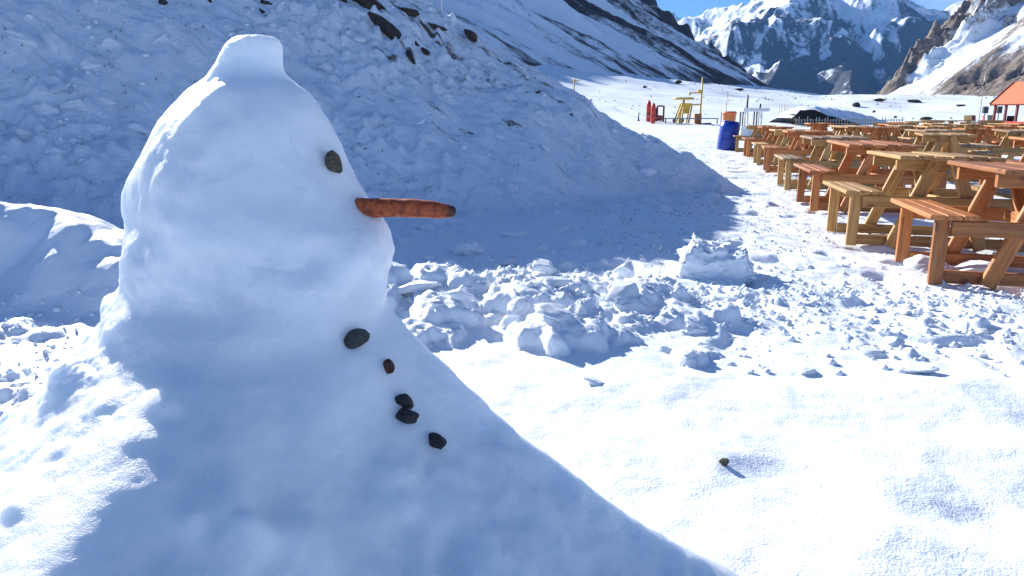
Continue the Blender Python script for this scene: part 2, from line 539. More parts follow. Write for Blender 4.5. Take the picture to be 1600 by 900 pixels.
# clods and streaks running down the slope
st = fbm2(BA * 1.5, BB * .45 + 5, 3)
bz += onface * (fbm2(BA * .6, BB * .5, 3) * .19 + st * .085 + fbm2(BA * 4, BB * 2.4, 3) * .042)
cl = n2(BA * 3.3 + 50, BB * 2.6); cl2 = n2(BA * 7 + 20, BB * 6)
patch = sstep(-.02, .38, n2(BA * .5 + 9, BB * .5) + .35 * n2(BA * 1.4, BB * 1.2 + 5))
bz += onface * (np.clip(cl - .18, 0, .35) * .20 * patch + np.sqrt(np.clip(cl2 - .15, 0, .4)) * .085 * (.15 + 1.1 * patch) + np.clip(n2(BA * 13, BB * 11) - .2, 0, .5) * .05 * (.3 + patch) + np.clip(n2(BA * 1.7 + 70, BB * 1.2) - .25, 0, .4) * .18)
sA_ = -.55 * BA + .83 * BB; sC_ = .83 * BA + .55 * BB
bz += onface * (fbm2(sC_ * 7, sA_ * 1.9, 3) * .022 - np.clip(n2(sC_ * 9 + 4, sA_ * 2.4) - .2, 0, .5) * .07)
bz += ground_h(bx, by, False) - (1 - sstep(-.7, -.35, BB)) * .25 - sstep(.2, 1.4, BA) * .3
me = np_mesh('snow_bank', np.stack([bx, by, bz], 1), grid_faces(len(ba), len(bb)))
rightish = sstep(-9, -3, BA)
sA = -.55 * BA + .83 * BB; sC = .83 * BA + .55 * BB
streak = fbm2(sC * 3.2, sA * .7, 4)
hgt_ = BB / np.maximum(bank_crest(BA), .3)
bd_ = .125 + .12 * np.clip(streak, -1, 1) + .06 * sstep(.35, 1.0, hgt_) * (.3 + .7 * rightish) - .16 * (1 - rightish) - .10 * (1 - sstep(.3, 1.6, BB)) + .05 * n2(BA * .7, BB * .7)
attr(me, 'dirt', np.where(BB < .2, -.5, bd_))
vattr(me, 'streak', np.stack([sC * .8, sA * .24, sC * 0], 1))
bank = tag(link('snow_bank', me, M['bank']), kind='structure')
bank_bvh = BVHTree.FromPolygons([Vector(v) for v in np.stack([bx, by, bz], 1)], [tuple(f) for f in grid_faces(len(ba), len(bb)).tolist()])

def hit(bvh, px, py):
    d = Vector(ray(px, py)).normalized()
    loc, nor, i, dist = bvh.ray_cast(Vector((0, 0, CAM_H)), d)
    if loc is None: return None, None
    if nor.dot(d) > 0: nor = -nor
    return loc, nor

# ------------------------------------------------------------------ mountains
def mountain_mat(name, rock0, rock1, scale, stretch, thr, snow=SNOW, bumpd=1.0, contrast=.05):
    """snow over rock; attribute 'rock' pushes the balance"""
    m, n, l, b = new_mat(name)
    at = N(n, 'Attribute', attribute_name='rock')
    fl = N(n, 'Attribute', attribute_name='fall')
    mp_ = N(n, 'Mapping'); mp_.inputs['Scale'].default_value = stretch; l.new(fl.outputs['Vector'], mp_.inputs['Vector'])
    na = N(n, 'TexNoise', Scale=scale, Detail=8.0, Roughness=.68); l.new(mp_.outputs[0], na.inputs['Vector'])
    tcn = N(n, 'TexCoord')
    nb = N(n, 'TexNoise', Scale=scale * 2.2, Detail=8.0, Roughness=.75); l.new(tcn.outputs['Object'], nb.inputs['Vector'])
    ad = N(n, 'Math', operation='ADD'); l.new(na.outputs['Fac'], ad.inputs[0]); l.new(at.outputs['Fac'], ad.inputs[1])
    a2 = N(n, 'Math', operation='MULTIPLY_ADD'); a2.inputs[1].default_value = .6; l.new(nb.outputs['Fac'], a2.inputs[0]); l.new(ad.outputs[0], a2.inputs[2])
    hf = N(n, 'Math', operation='MULTIPLY'); hf.inputs[1].default_value = .5; l.new(a2.outputs[0], hf.inputs[0])
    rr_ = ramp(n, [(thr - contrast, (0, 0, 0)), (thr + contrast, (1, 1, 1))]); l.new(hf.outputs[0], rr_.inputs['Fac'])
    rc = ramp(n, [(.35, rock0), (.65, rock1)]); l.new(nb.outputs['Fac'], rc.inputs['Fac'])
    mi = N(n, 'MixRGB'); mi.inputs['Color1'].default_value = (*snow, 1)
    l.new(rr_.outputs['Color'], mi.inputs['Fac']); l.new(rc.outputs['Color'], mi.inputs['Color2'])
    l.new(mi.outputs['Color'], b.inputs['Base Color'])
    bp = N(n, 'Bump', Strength=.6, Distance=bumpd); l.new(hf.outputs[0], bp.inputs['Height']); l.new(bp.outputs['Normal'], b.inputs['Normal'])
    b.inputs['Roughness'].default_value = .8; b.inputs['Specular IOR Level'].default_value = .15
    return m

def face_mountain(name, F0, fdir, udir, z0, slope, als, ups, crest_up, crest_al, top, noise_fn, rock_fn, mat):
    A_, U_ = np.meshgrid(als, ups, indexing='ij'); A_ = A_.ravel(); U_ = U_.ravel()
    x = F0[0] + fdir[0] * A_ + udir[0] * U_; y = F0[1] + fdir[1] * A_ + udir[1] * U_
    u2 = np.where(U_ > top, top - .35 * (U_ - top), U_)
    z = z0 + slope * u2
    over = A_ - np.interp(U_, crest_up, crest_al)
    z = z - .95 * .5 * (over + np.sqrt(over * over + 16))
    dz = noise_fn(A_, U_, over)
    z = z + dz
    z -= (1 - sstep(-12, 2, U_)) * 6
    V = np.stack([x, y, z], 1)
    me = np_mesh(name, V, grid_faces(len(als), len(ups)))
    attr(me, 'rock', rock_fn(A_, U_, over, z))
    vattr(me, 'fall', np.stack([A_, U_, A_ * 0], 1))
    o = tag(link(name, me, mat), kind='structure')
    return o

# near mountain side on the left, in its own shade
F1 = np.array([.553, .833]); U1 = np.array([-.833, .553])
def nz1(a, u, ov):
    k = sstep(0, 60, u)
    return k * (ridged2(a / 42 + u / 160, u / 190, 4) - .9) * 6.0 + k * fbm2(a / 12, u / 40, 4) * 1.7 + sstep(-34, -4, ov) * (ridged2(a / 14, u / 14, 4) - .7) * 4.0 * sstep(8, 40, u) + fbm2(a / 5, u / 5, 3) * .35
def rk1(a, u, ov, z):
    r = .05 + .26 * fbm2((a + u * .25) / 30, u / 120, 4) + .26 * sstep(-26, -6, ov) * sstep(10, 34, u)
    r += .20 * (1 - sstep(3, 13, np.abs(u - 9 - n2(a / 20, a * 0) * 5))) * sstep(-190, -80, a) * .8
    return r
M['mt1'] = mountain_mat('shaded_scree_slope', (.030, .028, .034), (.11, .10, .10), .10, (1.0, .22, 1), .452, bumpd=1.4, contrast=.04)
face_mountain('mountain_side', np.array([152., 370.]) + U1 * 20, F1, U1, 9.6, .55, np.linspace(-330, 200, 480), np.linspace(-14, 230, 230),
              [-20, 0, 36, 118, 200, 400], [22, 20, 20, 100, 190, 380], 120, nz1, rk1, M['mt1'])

# sunlit mountain on the right
F2 = np.array([-.17, .985]); U2 = np.array([.985, .17])
def nz2(a, u, ov):
    k = sstep(0, 90, u)
    crag = sstep(.05, .45, fbm2(a / 120 + 4, u / 150 + 2, 3) + .25 * sstep(60, 200, u))
    return k * (ridged2(a / 95, u / 200, 5) - .9) * 20 * (.35 + crag) + k * crag * (ridged2(a / 30, u / 40, 4) - .8) * 11 + fbm2(a / 25, u / 60, 4) * 2.6 * k + (ridged2(a / 14, u / 22, 3) - .7) * 3.0 * k * (.3 + crag) + sstep(-70, -6, ov) * (ridged2(a / 28, u / 28, 4) - .6) * 12 * sstep(20, 90, u)
def rk2(a, u, ov, z):
    crag = sstep(.05, .45, fbm2(a / 120 + 4, u / 150 + 2, 3) + .25 * sstep(60, 200, u))
    low = 1 - sstep(30, 130, u + .22 * (a - 60))
    gul = sstep(-150, -60, ov) * (1 - sstep(-50, -15, ov))
    return .10 + .28 * crag + .30 * low * sstep(300, 120, a) + .15 * fbm2(a / 30, u / 130, 3) - .26 * gul + .12 * sstep(-40, -8, ov)
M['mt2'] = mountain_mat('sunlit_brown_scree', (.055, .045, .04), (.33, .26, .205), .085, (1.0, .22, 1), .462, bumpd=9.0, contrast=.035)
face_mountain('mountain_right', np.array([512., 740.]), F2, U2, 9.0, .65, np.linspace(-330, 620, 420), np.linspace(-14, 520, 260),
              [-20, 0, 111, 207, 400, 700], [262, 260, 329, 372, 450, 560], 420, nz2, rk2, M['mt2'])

# far snow mountain closing the valley
RID = [
    [(960, 60, 6800), (1010, 32, 6500), (1090, 14, 6000), (1150, 14, 5800), (1205, 0, 5500), (1260, -45, 5200), (1330, -60, 5000), (1385, -25, 5000), (1425, 12, 5000), (1465, 29, 5200), (1500, 18, 5300), (1560, -25, 5200), (1700, -70, 5000)],
    [(1270, -30, 4900), (1231, 2, 4300), (1200, 18, 4150), (1172, 30, 4000), (1140, 46, 3850), (1090, 90, 3650)],
    [(1231, 2, 4300), (1256, 22, 4150), (1276, 35, 4050), (1262, 62, 3800), (1225, 95, 3500), (1200, 125, 3300)],
    [(1231, 2, 4300), (1215, 40, 3950), (1190, 78, 3650), (1180, 110, 3450)],
    [(1276, 35, 4050), (1300, 70, 3700), (1325, 110, 3350), (1345, 150, 3050)],
    [(1335, -50, 5000), (1335, 8, 4600), (1350, 40, 4300), (1392, 72, 4000), (1400, 110, 3600), (1420, 150, 3200)],
    [(1465, 29, 5200), (1440, 70, 4500), (1440, 110, 4000)],
]
def p3(px, py, D):
    d = ray(px, py); t = D / math.hypot(d[0], d[1])
    return np.array([d[0] * t, d[1] * t, CAM_H + d[2] * t])
azs = np.radians(np.linspace(9, 38, 440)); ds = np.linspace(2700, 6700, 320)
D_, Z_ = np.meshgrid(ds, azs, indexing='ij')
mxx = (D_ * np.sin(Z_)).ravel(); myy = (D_ * np.cos(Z_)).ravel()
wx = fbm2(mxx / 500, myy / 500, 5) * 110; wy = fbm2(mxx / 500 + 40, myy / 500, 5) * 110
hh = np.full(mxx.shape, -60.0)
for pl in RID:
    pts = [p3(*q) for q in pl]
    for a, b in zip(pts, pts[1:]):
        d = (b - a)[:2]; L = d @ d
        t = np.clip(((mxx + wx * .55 - a[0]) * d[0] + (myy + wy * .55 - a[1]) * d[1]) / L, 0, 1)
        dist = np.hypot(mxx + wx * .55 - a[0] - t * d[0], myy + wy * .55 - a[1] - t * d[1])
        h_ = a[2] + t * (b[2] - a[2]) - (.62 + .10 * n2(mxx / 300, myy / 300)) * dist
        hh = np.maximum(hh, h_)
amp = sstep(-40, 200, hh)
hh = hh + amp * ((ridged2((mxx + wx) / 620, (myy + wy) / 620, 3, .4) - .8) * 70 + (ridged2((mxx + wx * .4) / 150, (myy + wy * .4) / 190, 4, .45) - .8) * 15 + fbm2(mxx / 30, myy / 30, 3) * 3)
me = np_mesh('far_mountain', np.stack([mxx, myy, hh], 1), grid_faces(len(ds), len(azs)))
rk = .19 + .22 * fbm2(mxx / 200, myy / 200, 5) + .26 * sstep(360, 60, hh) - .16 * sstep(380, 560, hh)
gxh = np.gradient(hh.reshape(len(ds), len(azs)), axis=1).ravel() / (np.gradient(azs)[None, :] * ds[:, None]).ravel()
rk -= .20 * np.clip(gxh, -1, 1)          # more snow on the left-hand flanks, more rock on the right
attr(me, 'rock', rk)
vattr(me, 'fall', np.stack([mxx, hh * .8, myy * .3], 1))
M['mt3'] = mountain_mat('far_rock_and_snow', (.018, .021, .030), (.05, .054, .065), .022, (1.0, .30, 1), .47, bumpd=14.0, contrast=.045)
tag(link('far_mountain', me, M['mt3']), kind='structure')

# ------------------------------------------------------------------ snowman
Y0 = 1.50
PROF = [(47, 392.2, 401.7), (48.5, 372.2, 423.7), (51, 362.3, 431.6), (56, 352.4, 437.4), (64, 345.6, 442.0), (75, 340.9, 444.6), (90, 337.2, 446.0), (104, 332.8, 447.4), (114, 325.0, 450.0), (122, 313.9, 455.4), (132, 300.1, 466.4), (145, 285.2, 478.7), (165, 268.3, 490.1), (200, 239.1, 510.1), (240, 213.0, 531.8), (280, 195.8, 553.6), (305, 190.6, 565.4), (325, 188.0, 578.6), (345, 191.3, 594.0), (362, 198.8, 605.0), (380, 207.5, 612.0), (400, 209.0, 616.0), (415, 207.0, 613.0), (430, 213.0, 604.0), (445, 225.0, 590.0)]  # photo row, left edge, right edge
BODY = [(py, 398 - h, 398 + h) for py, h in ((490, 210), (520, 244), (560, 282), (600, 324), (650, 384), (690, 438), (750, 524), (810, 602), (850, 674), (900, 770), (960, 886), (1000, 962))]

def shell(rows, nrow, nth, cap_top, cap_bot, expo=2.15, depth=.9):
    ys = np.array([r[0] for r in rows]); L = np.array([r[1] for r in rows]); Rr = np.array([r[2] for r in rows])
    # finer rows where the outline bends: even arc length
    s = np.concatenate([[0], np.cumsum(np.hypot(np.diff(ys), (np.abs(np.diff(L)) + np.abs(np.diff(Rr))) / 2))])
    q = np.linspace(0, s[-1], nrow)
    yy = np.interp(q, s, ys); ll = np.interp(q, s, L); rw = np.interp(q, s, Rr)
    def sm(v, k):
        p = np.pad(v, k, mode='reflect', reflect_type='odd'); return np.convolve(p, np.ones(2 * k + 1) / (2 * k + 1), 'valid')
    k = max(2, nrow // 70)
    ll, rw, yy = sm(ll, k), sm(rw, k), sm(yy, k)
    XL = np.array([at_y(a, b, Y0) for a, b in zip(ll, yy)]); XR = np.array([at_y(a, b, Y0) for a, b in zip(rw, yy)])
    cx = (XL[:, 0] + XR[:, 0]) / 2; hw = (XR[:, 0] - XL[:, 0]) / 2; z = XL[:, 2]
    th = np.linspace(0, 2 * math.pi, nth, endpoint=False)
    c, sn = np.cos(th), np.sin(th)
    e = 2 / expo
    ux = np.sign(c) * np.abs(c) ** e; uy = np.sign(sn) * np.abs(sn) ** e
    dep = depth if np.isscalar(depth) else np.interp(z, depth[0], depth[1])
    V = np.stack([cx[:, None] + hw[:, None] * ux, Y0 + (hw * dep)[:, None] * uy, np.repeat(z[:, None], nth, 1)], -1)
    return V  # (nrow, nth, 3)

def close_shell(V, top=0.0, bot=0.0):
    """closed surface; the caps have their own rim so the shading of the side is untouched"""
    nr, nt, _ = V.shape
    n0 = nr * nt
    P = np.concatenate([V.reshape(-1, 3), V[0], V[-1], (V[0].mean(0) + np.array([0, 0, top]))[None], (V[-1].mean(0) + np.array([0, 0, bot]))[None]])
    F = grid_faces(nr, nt, True)
    j = np.arange(nt); j2 = (j + 1) % nt
    a, b = len(P) - 2, len(P) - 1
    T = np.concatenate([np.stack([np.full(nt, a), n0 + j2, n0 + j], 1), np.stack([np.full(nt, b), n0 + nt + j, n0 + nt + j2], 1)])
    Q = np.concatenate([F[:, [0, 1, 2]], F[:, [0, 2, 3]]])
    return P, np.concatenate([Q[:, ::-1], T[:, ::-1]])

def grid_normals(V):
    du = np.gradient(V, axis=0); dv = np.roll(V, -1, 1) - np.roll(V, 1, 1)
    n = np.cross(dv, du); ln = np.linalg.norm(n, axis=2, keepdims=True); ln[ln < 1e-9] = 1
    n = n / ln
    c = V.mean(1, keepdims=True)
    flip = np.sign(((V - c) * n).sum(2).mean())
    return n * (flip if flip != 0 else 1)

def dents(V, items):
    """bumps and dents where the photo shows them: (px, py, radius m, height m, stretch x)"""
    n = grid_normals(V); P = V.reshape(-1, 3); Nn = n.reshape(-1, 3)
    ppx, ppy = project(P)
    view = np.array([0, 0, CAM_H]) - P
    front = (view * Nn).sum(1) > -.02 * np.linalg.norm(view, axis=1)
    for (px, py, r, h) in items:
        d2 = (ppx - px) ** 2 + (ppy - py) ** 2 + (~front) * 1e9
        k = int(np.argmin(d2)); q = P[k]
        dd = np.linalg.norm(P - q, axis=1) / r
        dd = dd * (1 + .3 * n3(P[:, 0] * 9 / 1 + px, P[:, 1] * 9, P[:, 2] * 9))
        w = np.exp(-dd ** 2 * 1.4)
        P = P + Nn * (h * w)[:, None]
    return P.reshape(V.shape)

def soft_noise(V, parts, mask=None):
    n = grid_normals(V); P = V.reshape(-1, 3).copy(); Nn = n.reshape(-1, 3)
    d = np.zeros(len(P))
    for s, o, a in parts: d += fbm3(P, s, o) * a
    if mask is not None: d *= mask.ravel()
    return (P + Nn * d[:, None]).reshape(V.shape)

snowman = empty('snowman', (0, 0, 0), 0, 'big lopsided snowman with carrot nose and pebble buttons in the foreground', 'snowman')

FULL = PROF[:-2] + [(430, 214, 604), (445, 210, 600), (458, 197, 601), (472, 180, 605)] + BODY
zn = lambda py: at_y(300, py, Y0)[2]
Bd = shell(FULL, 600, 470, True, True, 2.08, ([zn(700), zn(470), zn(400), zn(100)], [1.0, 1.0, .90, .86]))
Bz = Bd[:, :, 2]
# the side turned from the sun is flattened, with a low apron toward the camera on its left
cxy = Bd.mean(1)[:, None, :2]
dv_ = Bd[:, :, :2] - cxy
phi = np.arctan2(dv_[:, :, 1], dv_[:, :, 0])
low = 1 - sstep(zn(640), zn(440), Bz)
pgx = np.radians(np.linspace(-180, 180, 721)); deg = np.degrees(pgx)
pgr = np.interp(deg, [-180, -150, -126, -108, -92, -78, -64, 75, 120, 180], [.92, .98, 1.14, 1.42, 1.72, 1.3, 1.0, .75, .88, .92])
def chord(pg, c0, r0, c1, r1, k=1.0):
    c0, c1 = math.radians(c0), math.radians(c1)
    A_, B_ = np.array([math.cos(c0), math.sin(c0)]) * r0, np.array([math.cos(c1), math.sin(c1)]) * r1
    nv = np.array([B_[1] - A_[1], A_[0] - B_[0]]); nv /= np.linalg.norm(nv); pd_ = nv @ A_
    for sh in (0, 2 * math.pi):
        m_ = (pgx + sh >= c0) & (pgx + sh <= c1)
        rnd = r0 + (r1 - r0) * (pgx + sh - c0) / (c1 - c0)
        pg[m_] = (k * pd_ / (np.cos(pgx) * nv[0] + np.sin(pgx) * nv[1]) + (1 - k) * rnd)[m_]
chord(pgr, -64, 1.0, 0, 1.0)
chord(pgr, 0, 1.0, 75, .75)
hgr = np.ones_like(pgx)                              # a hand-flattened facet on the sunny side of the head
chord(hgr, 176, 1.0, 250, 1.0, .85)
hgr = np.convolve(np.concatenate([hgr[-21:-1], hgr, hgr[1:21]]), np.ones(41) / 41, 'valid')
kk = np.exp(-(np.arange(-24, 25) / 5.0) ** 2); kk /= kk.sum()
pgr = np.convolve(np.concatenate([pgr[-25:-1], pgr, pgr[1:25]]), kk, 'valid')
hd_ = sstep(zn(400), zn(330), Bz) * (1 - sstep(zn(140), zn(100), Bz))
flat = 1 + low * (np.interp(phi, pgx, pgr) - 1) + hd_ * (np.interp(phi, pgx, hgr) - 1)
Bd[:, :, :2] = cxy + dv_ * flat[:, :, None]
hi = sstep(zn(470), zn(430), Bz)
Bd = soft_noise(Bd, [(2.6, 2, .010), (6.5, 3, .0095), (17, 2, .003)], .25 + .75 * (1 - hi) * sstep(-.02, .3, zn(470) - Bz))
Bd = soft_noise(Bd, [(3.6, 2, .013), (11, 2, .0032)], hi)
ringm = sstep(zn(470), zn(425), Bz) * (1 - sstep(zn(385), zn(330), Bz))
Bd = soft_noise(Bd, [(8, 3, .012), (24, 2, .0035), (60, 2, .0012)], ringm)
Bd = soft_noise(Bd, [(16, 3, .0020), (55, 2, .0007)])
leftm = sstep(-.45, -.8, Bd[:, :, 0]) * (1 - hi)
Bd = soft_noise(Bd, [(10, 3, .005), (34, 3, .0045)], leftm)
Bd = dents(Bd, [(300, 250, .10, -.010), (420, 330, .14, -.012), (360, 200, .06, .006), (480, 170, .07, .007), (455, 110, .05, -.008), (270, 330, .05, .006), (560, 400, .05, .010), (500, 405, .03, -.010),
              (420, 405, .03, -.009), (470, 420, .035, -.008), (350, 420, .05, -.007), (250, 420, .05, .008), (590, 350, .03, .008), (540, 300, .06, -.004), (290, 300, .025, .008), (310, 250, .02, .008), (330, 225, .02, .007),
              (265, 350, .02, .006), (300, 275, .018, .006), (345, 205, .02, .005), (350, 150, .03, .006), (300, 180, .03, .005), (245, 280, .03, .006)])
Bd = dents(Bd, [(108, 585, .055, .024), (195, 690, .042, .017), (15, 640, .05, .018), (30, 745, .025, .012), (20, 800, .02, .01),
                (235, 775, .06, .008), (255, 870, .08, -.012), (300, 815, .02, .016), (385, 822, .03, .024), (405, 845, .03, .014), (240, 660, .03, .010),
                (255, 625, .025, .012), (262, 640, .02, .010), (170, 470, .04, .012), (230, 455, .05, .012), (150, 520, .035, .012), (595, 455, .03, .012), (560, 450, .03, -.008), (620, 500, .03, .006),
                (450, 560, .12, -.012), (380, 650, .12, -.010), (520, 640, .07, .008), (560, 740, .05, -.010), (620, 740, .05, .012), (700, 780, .05, .010), (640, 830, .05, -.012), (760, 850, .06, .012), (560, 860, .08, -.014),
                (470, 830, .05, .014), (700, 860, .05, -.012), (850, 800, .05, .006), (640, 790, .03, .010), (500, 880, .05, .012), (350, 780, .05, .012), (430, 780, .06, -.010)])
# fine cracks
def crack(V, pts, w, depth):
    n = grid_normals(V); P = V.reshape(-1, 3); Nn = n.reshape(-1, 3)
    ppx, ppy = project(P)
    view = np.array([0, 0, CAM_H]) - P
    front = (view * Nn).sum(1) > 0
    P = P.copy()
    best = np.full(len(P), 1e9)
    for (ax, ay), (bx_, by_) in zip(pts, pts[1:]):
        dx, dy = bx_ - ax, by_ - ay
        t = np.clip(((ppx - ax) * dx + (ppy - ay) * dy) / (dx * dx + dy * dy), 0, 1)
        best = np.minimum(best, np.hypot(ppx - ax - t * dx, ppy - ay - t * dy))
    P -= Nn * (depth * np.exp(-(best / w) ** 2) * front)[:, None]
    return P.reshape(V.shape)
Bd = crack(Bd, [(453, 203), (456, 222), (465, 235), (476, 248)], 1.8, .0035)
Bd = crack(Bd, [(388, 415), (420, 420), (455, 423), (478, 418), (488, 402)], 3.5, .003)
P, Fc = close_shell(Bd)
body = link('body', np_mesh('body', P, Fc), M['body'], snowman)
body_bvh = BVHTree.FromPolygons([Vector(v) for v in P], [tuple(f) for f in Fc.tolist()])
head_bvh = body_bvh

def pebble_mesh(name, size, seed, facet=.25, bend=0.0, sub=3):
    bm = bmesh.new(); bmesh.ops.create_icosphere(bm, subdivisions=sub, radius=1)
    V = np.array([v.co[:] for v in bm.verts])
    r_ = np.random.default_rng(seed)
    # flat facets: clip by random planes
    for k in range(9):
        d = r_.normal(size=3); d /= np.linalg.norm(d)
        lim = 1 - facet * r_.uniform(.4, 1.3)
        ex = np.clip(V @ d - lim, 0, None)
        V = V - ex[:, None] * d * .85
    V = V * (1 + .10 * fbm3(V + seed * 3.7, 1.6, 3)[:, None])
    V = V * np.array(size) / 2
    if bend: V[:, 2] += bend * (V[:, 0] ** 2) / (size[0] / 2) ** 2 * size[0] * .5
    for v, c in zip(bm.verts, V): v.co = c
    me = bpy.data.meshes.new(name)
    bm.to_mesh(me); bm.free()
    for p in me.polygons: p.use_smooth = True
    return me

def press(name, bvh, px, py, wpx, hpx, roll, seed, mat, sink=.28, bend=0.0, facet=.40):
    loc, nor = hit(bvh, px, py)
    dist = (loc - Vector((0, 0, CAM_H))).length
    w, h = wpx / FPX * dist, hpx / FPX * dist
    me = pebble_mesh(name, (w, min(w, h) * .8, h), seed, facet, bend)
    o = link(name, me, mat, snowman)
    f = (Vector((0, 0, CAM_H)) - loc).normalized()             # local -Y looks out of the snow
    out = (nor * .6 + f * .4).normalized()
    right = Vector((0, 0, 1)).cross(out).normalized(); up = out.cross(right).normalized()
    Mx = Matrix((right, -out, up)).transposed().to_4x4()
    o.matrix_local = Matrix.Translation(loc + nor * (min(w, h) * .4 * (1 - 2 * sink))) @ Mx @ Matrix.Rotation(math.radians(roll), 4, 'Y')
    return o

press('eye', head_bvh, 516, 256, 27, 46, -4, 3, M['pebble_olive'], .15, facet=.42)
press('button', body_bvh, 555, 533, 44, 32, 8 - 22, 5, M['pebble_grey'], .28, facet=.42)
press('button', body_bvh, 605, 575, 19, 26, 10, 8, M['pebble_red'], .28)
press('button', body_bvh, 630, 626, 44, 21, 42, 11, M['pebble'], .28, bend=-.5)
press('button', body_bvh, 636, 652, 42, 30, 6, 14, M['pebble'], .28)
press('button', body_bvh, 679, 692, 42, 25, 42, 17, M['pebble'], .28)

# carrot
mc, n_, l_, b_ = new_mat('carrot_skin')
tcn = N(n_, 'TexCoord')
w1 = N(n_, 'TexNoise', Scale=70.0, Detail=5.0); mpp = N(n_, 'Mapping'); mpp.inputs['Scale'].default_value = (1.5, 1.2, 1.2)
l_.new(tcn.outputs['Object'], mpp.inputs['Vector']); l_.new(mpp.outputs[0], w1.inputs['Vector'])
crp = ramp(n_, [(.32, (.17, .026, .008)), (.52, (.42, .075, .014)), (.72, (.58, .15, .03))]); l_.new(w1.outputs['Fac'], crp.inputs['Fac'])
sx = N(n_, 'SeparateXYZ'); l_.new(tcn.outputs['Object'], sx.inputs[0])
tipr = N(n_, 'MapRange'); tipr.inputs['From Min'].default_value = .152; tipr.inputs['From Max'].default_value = .172; l_.new(sx.outputs[0], tipr.inputs['Value'])
tm = N(n_, 'MixRGB'); tm.inputs['Color2'].default_value = (.035, .016, .010, 1); l_.new(tipr.outputs[0], tm.inputs['Fac']); l_.new(crp.outputs['Color'], tm.inputs['Color1'])
l_.new(tm.outputs['Color'], b_.inputs['Base Color']); b_.inputs['Roughness'].default_value = .5
b_.inputs['Subsurface Weight'].default_value = .0
bpp = N(n_, 'Bump', Strength=.5, Distance=.0015); l_.new(w1.outputs['Fac'], bpp.inputs['Height']); l_.new(bpp.outputs['Normal'], b_.inputs['Normal'])
nose_y = Y0 - .035
c0 = at_y(576, 325, nose_y); c1 = at_y(713, 331.5, nose_y - .02)
LEN = float(np.linalg.norm(c1 - c0)); kpx = LEN / 138.0
xs = np.concatenate([np.linspace(-.10, LEN * .88, 60), LEN * (1 - .12 * (1 - np.linspace(.02, 1, 16)) ** 2.0)])
nt = 32; V = []
for x in xs:
    f = max(0, x / LEN)
    rad = kpx * (15.2 - 2.2 * f - (5.0 * max(0, f - .76) / .24 if f < .97 else 5.0)) * (1 if f < .96 else max(.12, math.sqrt(max(0, 1 - ((f - .96) / .042) ** 2))))
    for k in range(nt):
        t = 2 * math.pi * k / nt
        V.append((x, rad * math.cos(t), rad * math.sin(t)))
V = np.array(V)
ringn = n2(V[:, 0] * 160, V[:, 0] * 0 + 2.2 + np.sin(np.arctan2(V[:, 2], V[:, 1])) * .8) * .0003 + fbm3(V, 40, 2) * .0008
V[:, 1:] *= (1 + ringn / .015)[:, None]
V[:, 2] += .0035 * np.sin(np.clip(V[:, 0] / LEN, 0, 1) * math.pi)
Pn, Fn = close_shell(V.reshape(len(xs), nt, 3))
mn = np_mesh('nose', Pn, Fn[:, ::-1])
nose = link('nose', mn, mc, snowman)
dx_ = Vector(c1 - c0).normalized(); zz = Vector((0, 0, 1)); dy_ = zz.cross(dx_).normalized(); dz_ = dx_.cross(dy_)
nose.matrix_local = Matrix.Translation(Vector(c0)) @ Matrix((dx_, dy_, dz_)).transposed().to_4x4()
nose['label'] = 'reddish orange carrot with a dark blunt tip'

# ------------------------------------------------------------------ rocks on the bank
def rock_obj(name, bvh, px, py, wpx, hpx, roll, seed, mat, label, group=None, dist=None, facet=.5, cat='rock', sink=.25):
    if bvh is not None:
        loc, nor = hit(bvh, px, py)
        if loc is None: return None
    else:
        g = ground_pt(px, py); loc, nor = Vector((g[0], g[1], gh(g[0], g[1]))), Vector((0, 0, 1))
    D = (loc - Vector((0, 0, CAM_H))).length
    w, h = wpx / FPX * D, hpx / FPX * D
    me = pebble_mesh(name, (w, max(w, h) * .8, h), seed, facet)
    o = link(name, me, mat)
    o.location = loc + (Vector((0, 0, h * (.5 - sink))) if bvh is None else nor * (-.02 * w))
    o.rotation_euler = (0, math.radians(roll), 0)
    return tag(o, label, cat, group)

RK = [(572, 10, 96, 44, 42, 'largest dark brown rock at the top edge of the shaded bank'),
      (603, 40, 74, 30, 54, 'long dark brown rock just below the largest rock on the bank'),
      (538, 2, 60, 26, 34, 'dark rock at the top of the frame left of the largest rock'),
      (632, 14, 58, 18, 24, 'thin dark rock ledge right of the largest rock on the bank'),
      (682, 44, 52, 20, 28, 'dark rock on the bank crest below the thin pale stakes'),
      (739, 60, 44, 20, 36, 'lowest dark brown rock on the crest of the bank'),
      (640, 91, 44, 19, 40, 'dark brown rock lying alone below the crest rocks'),
      (664, 80, 28, 13, 45, 'small brown rock beside the lone rock below the crest'),
      (652, 68, 16, 7, 35, 'sliver of brown rock between the lone rock and the crest'),
      (250, 3, 48, 22, 22, 'brown rock at the top left of the frame above the snowman'),
      (328, 3, 30, 16, 40, 'small brown rock left of the snowman\'s hat at the frame top'),
      (422, 5, 40, 16, 20, 'flat brown rock right above the snowman\'s hat'),
      (412, 18, 26, 8, 25, 'small flat rock just above the snowman\'s hat'),
      (843, 145, 17, 8, 25, 'small dark stone near the right end of the bank'),
      (563, 152, 8, 5, 20, 'tiny dark stone on the bank right of the snowman\'s head'),
      (571, 232, 9, 5, 10, 'tiny dark stone on the bank just above the carrot'),
      (892, 178, 14, 7, 20, 'small brown stone half buried low on the bank end')]
for k, (px, py, w, h, roll, lab) in enumerate(RK):
    rock_obj('rock', bank_bvh, px, py, w, h, roll, 20 + k, M['rock'], lab, 'rocks on the snow bank', facet=.75)
rock_obj('snow_ball', bank_bvh, 1010, 268, 30, 18, 0, 71, M['chunk'], 'rounded snow lump low on the shaded bank end', 'snow chunks', cat='snow chunk', facet=.2)
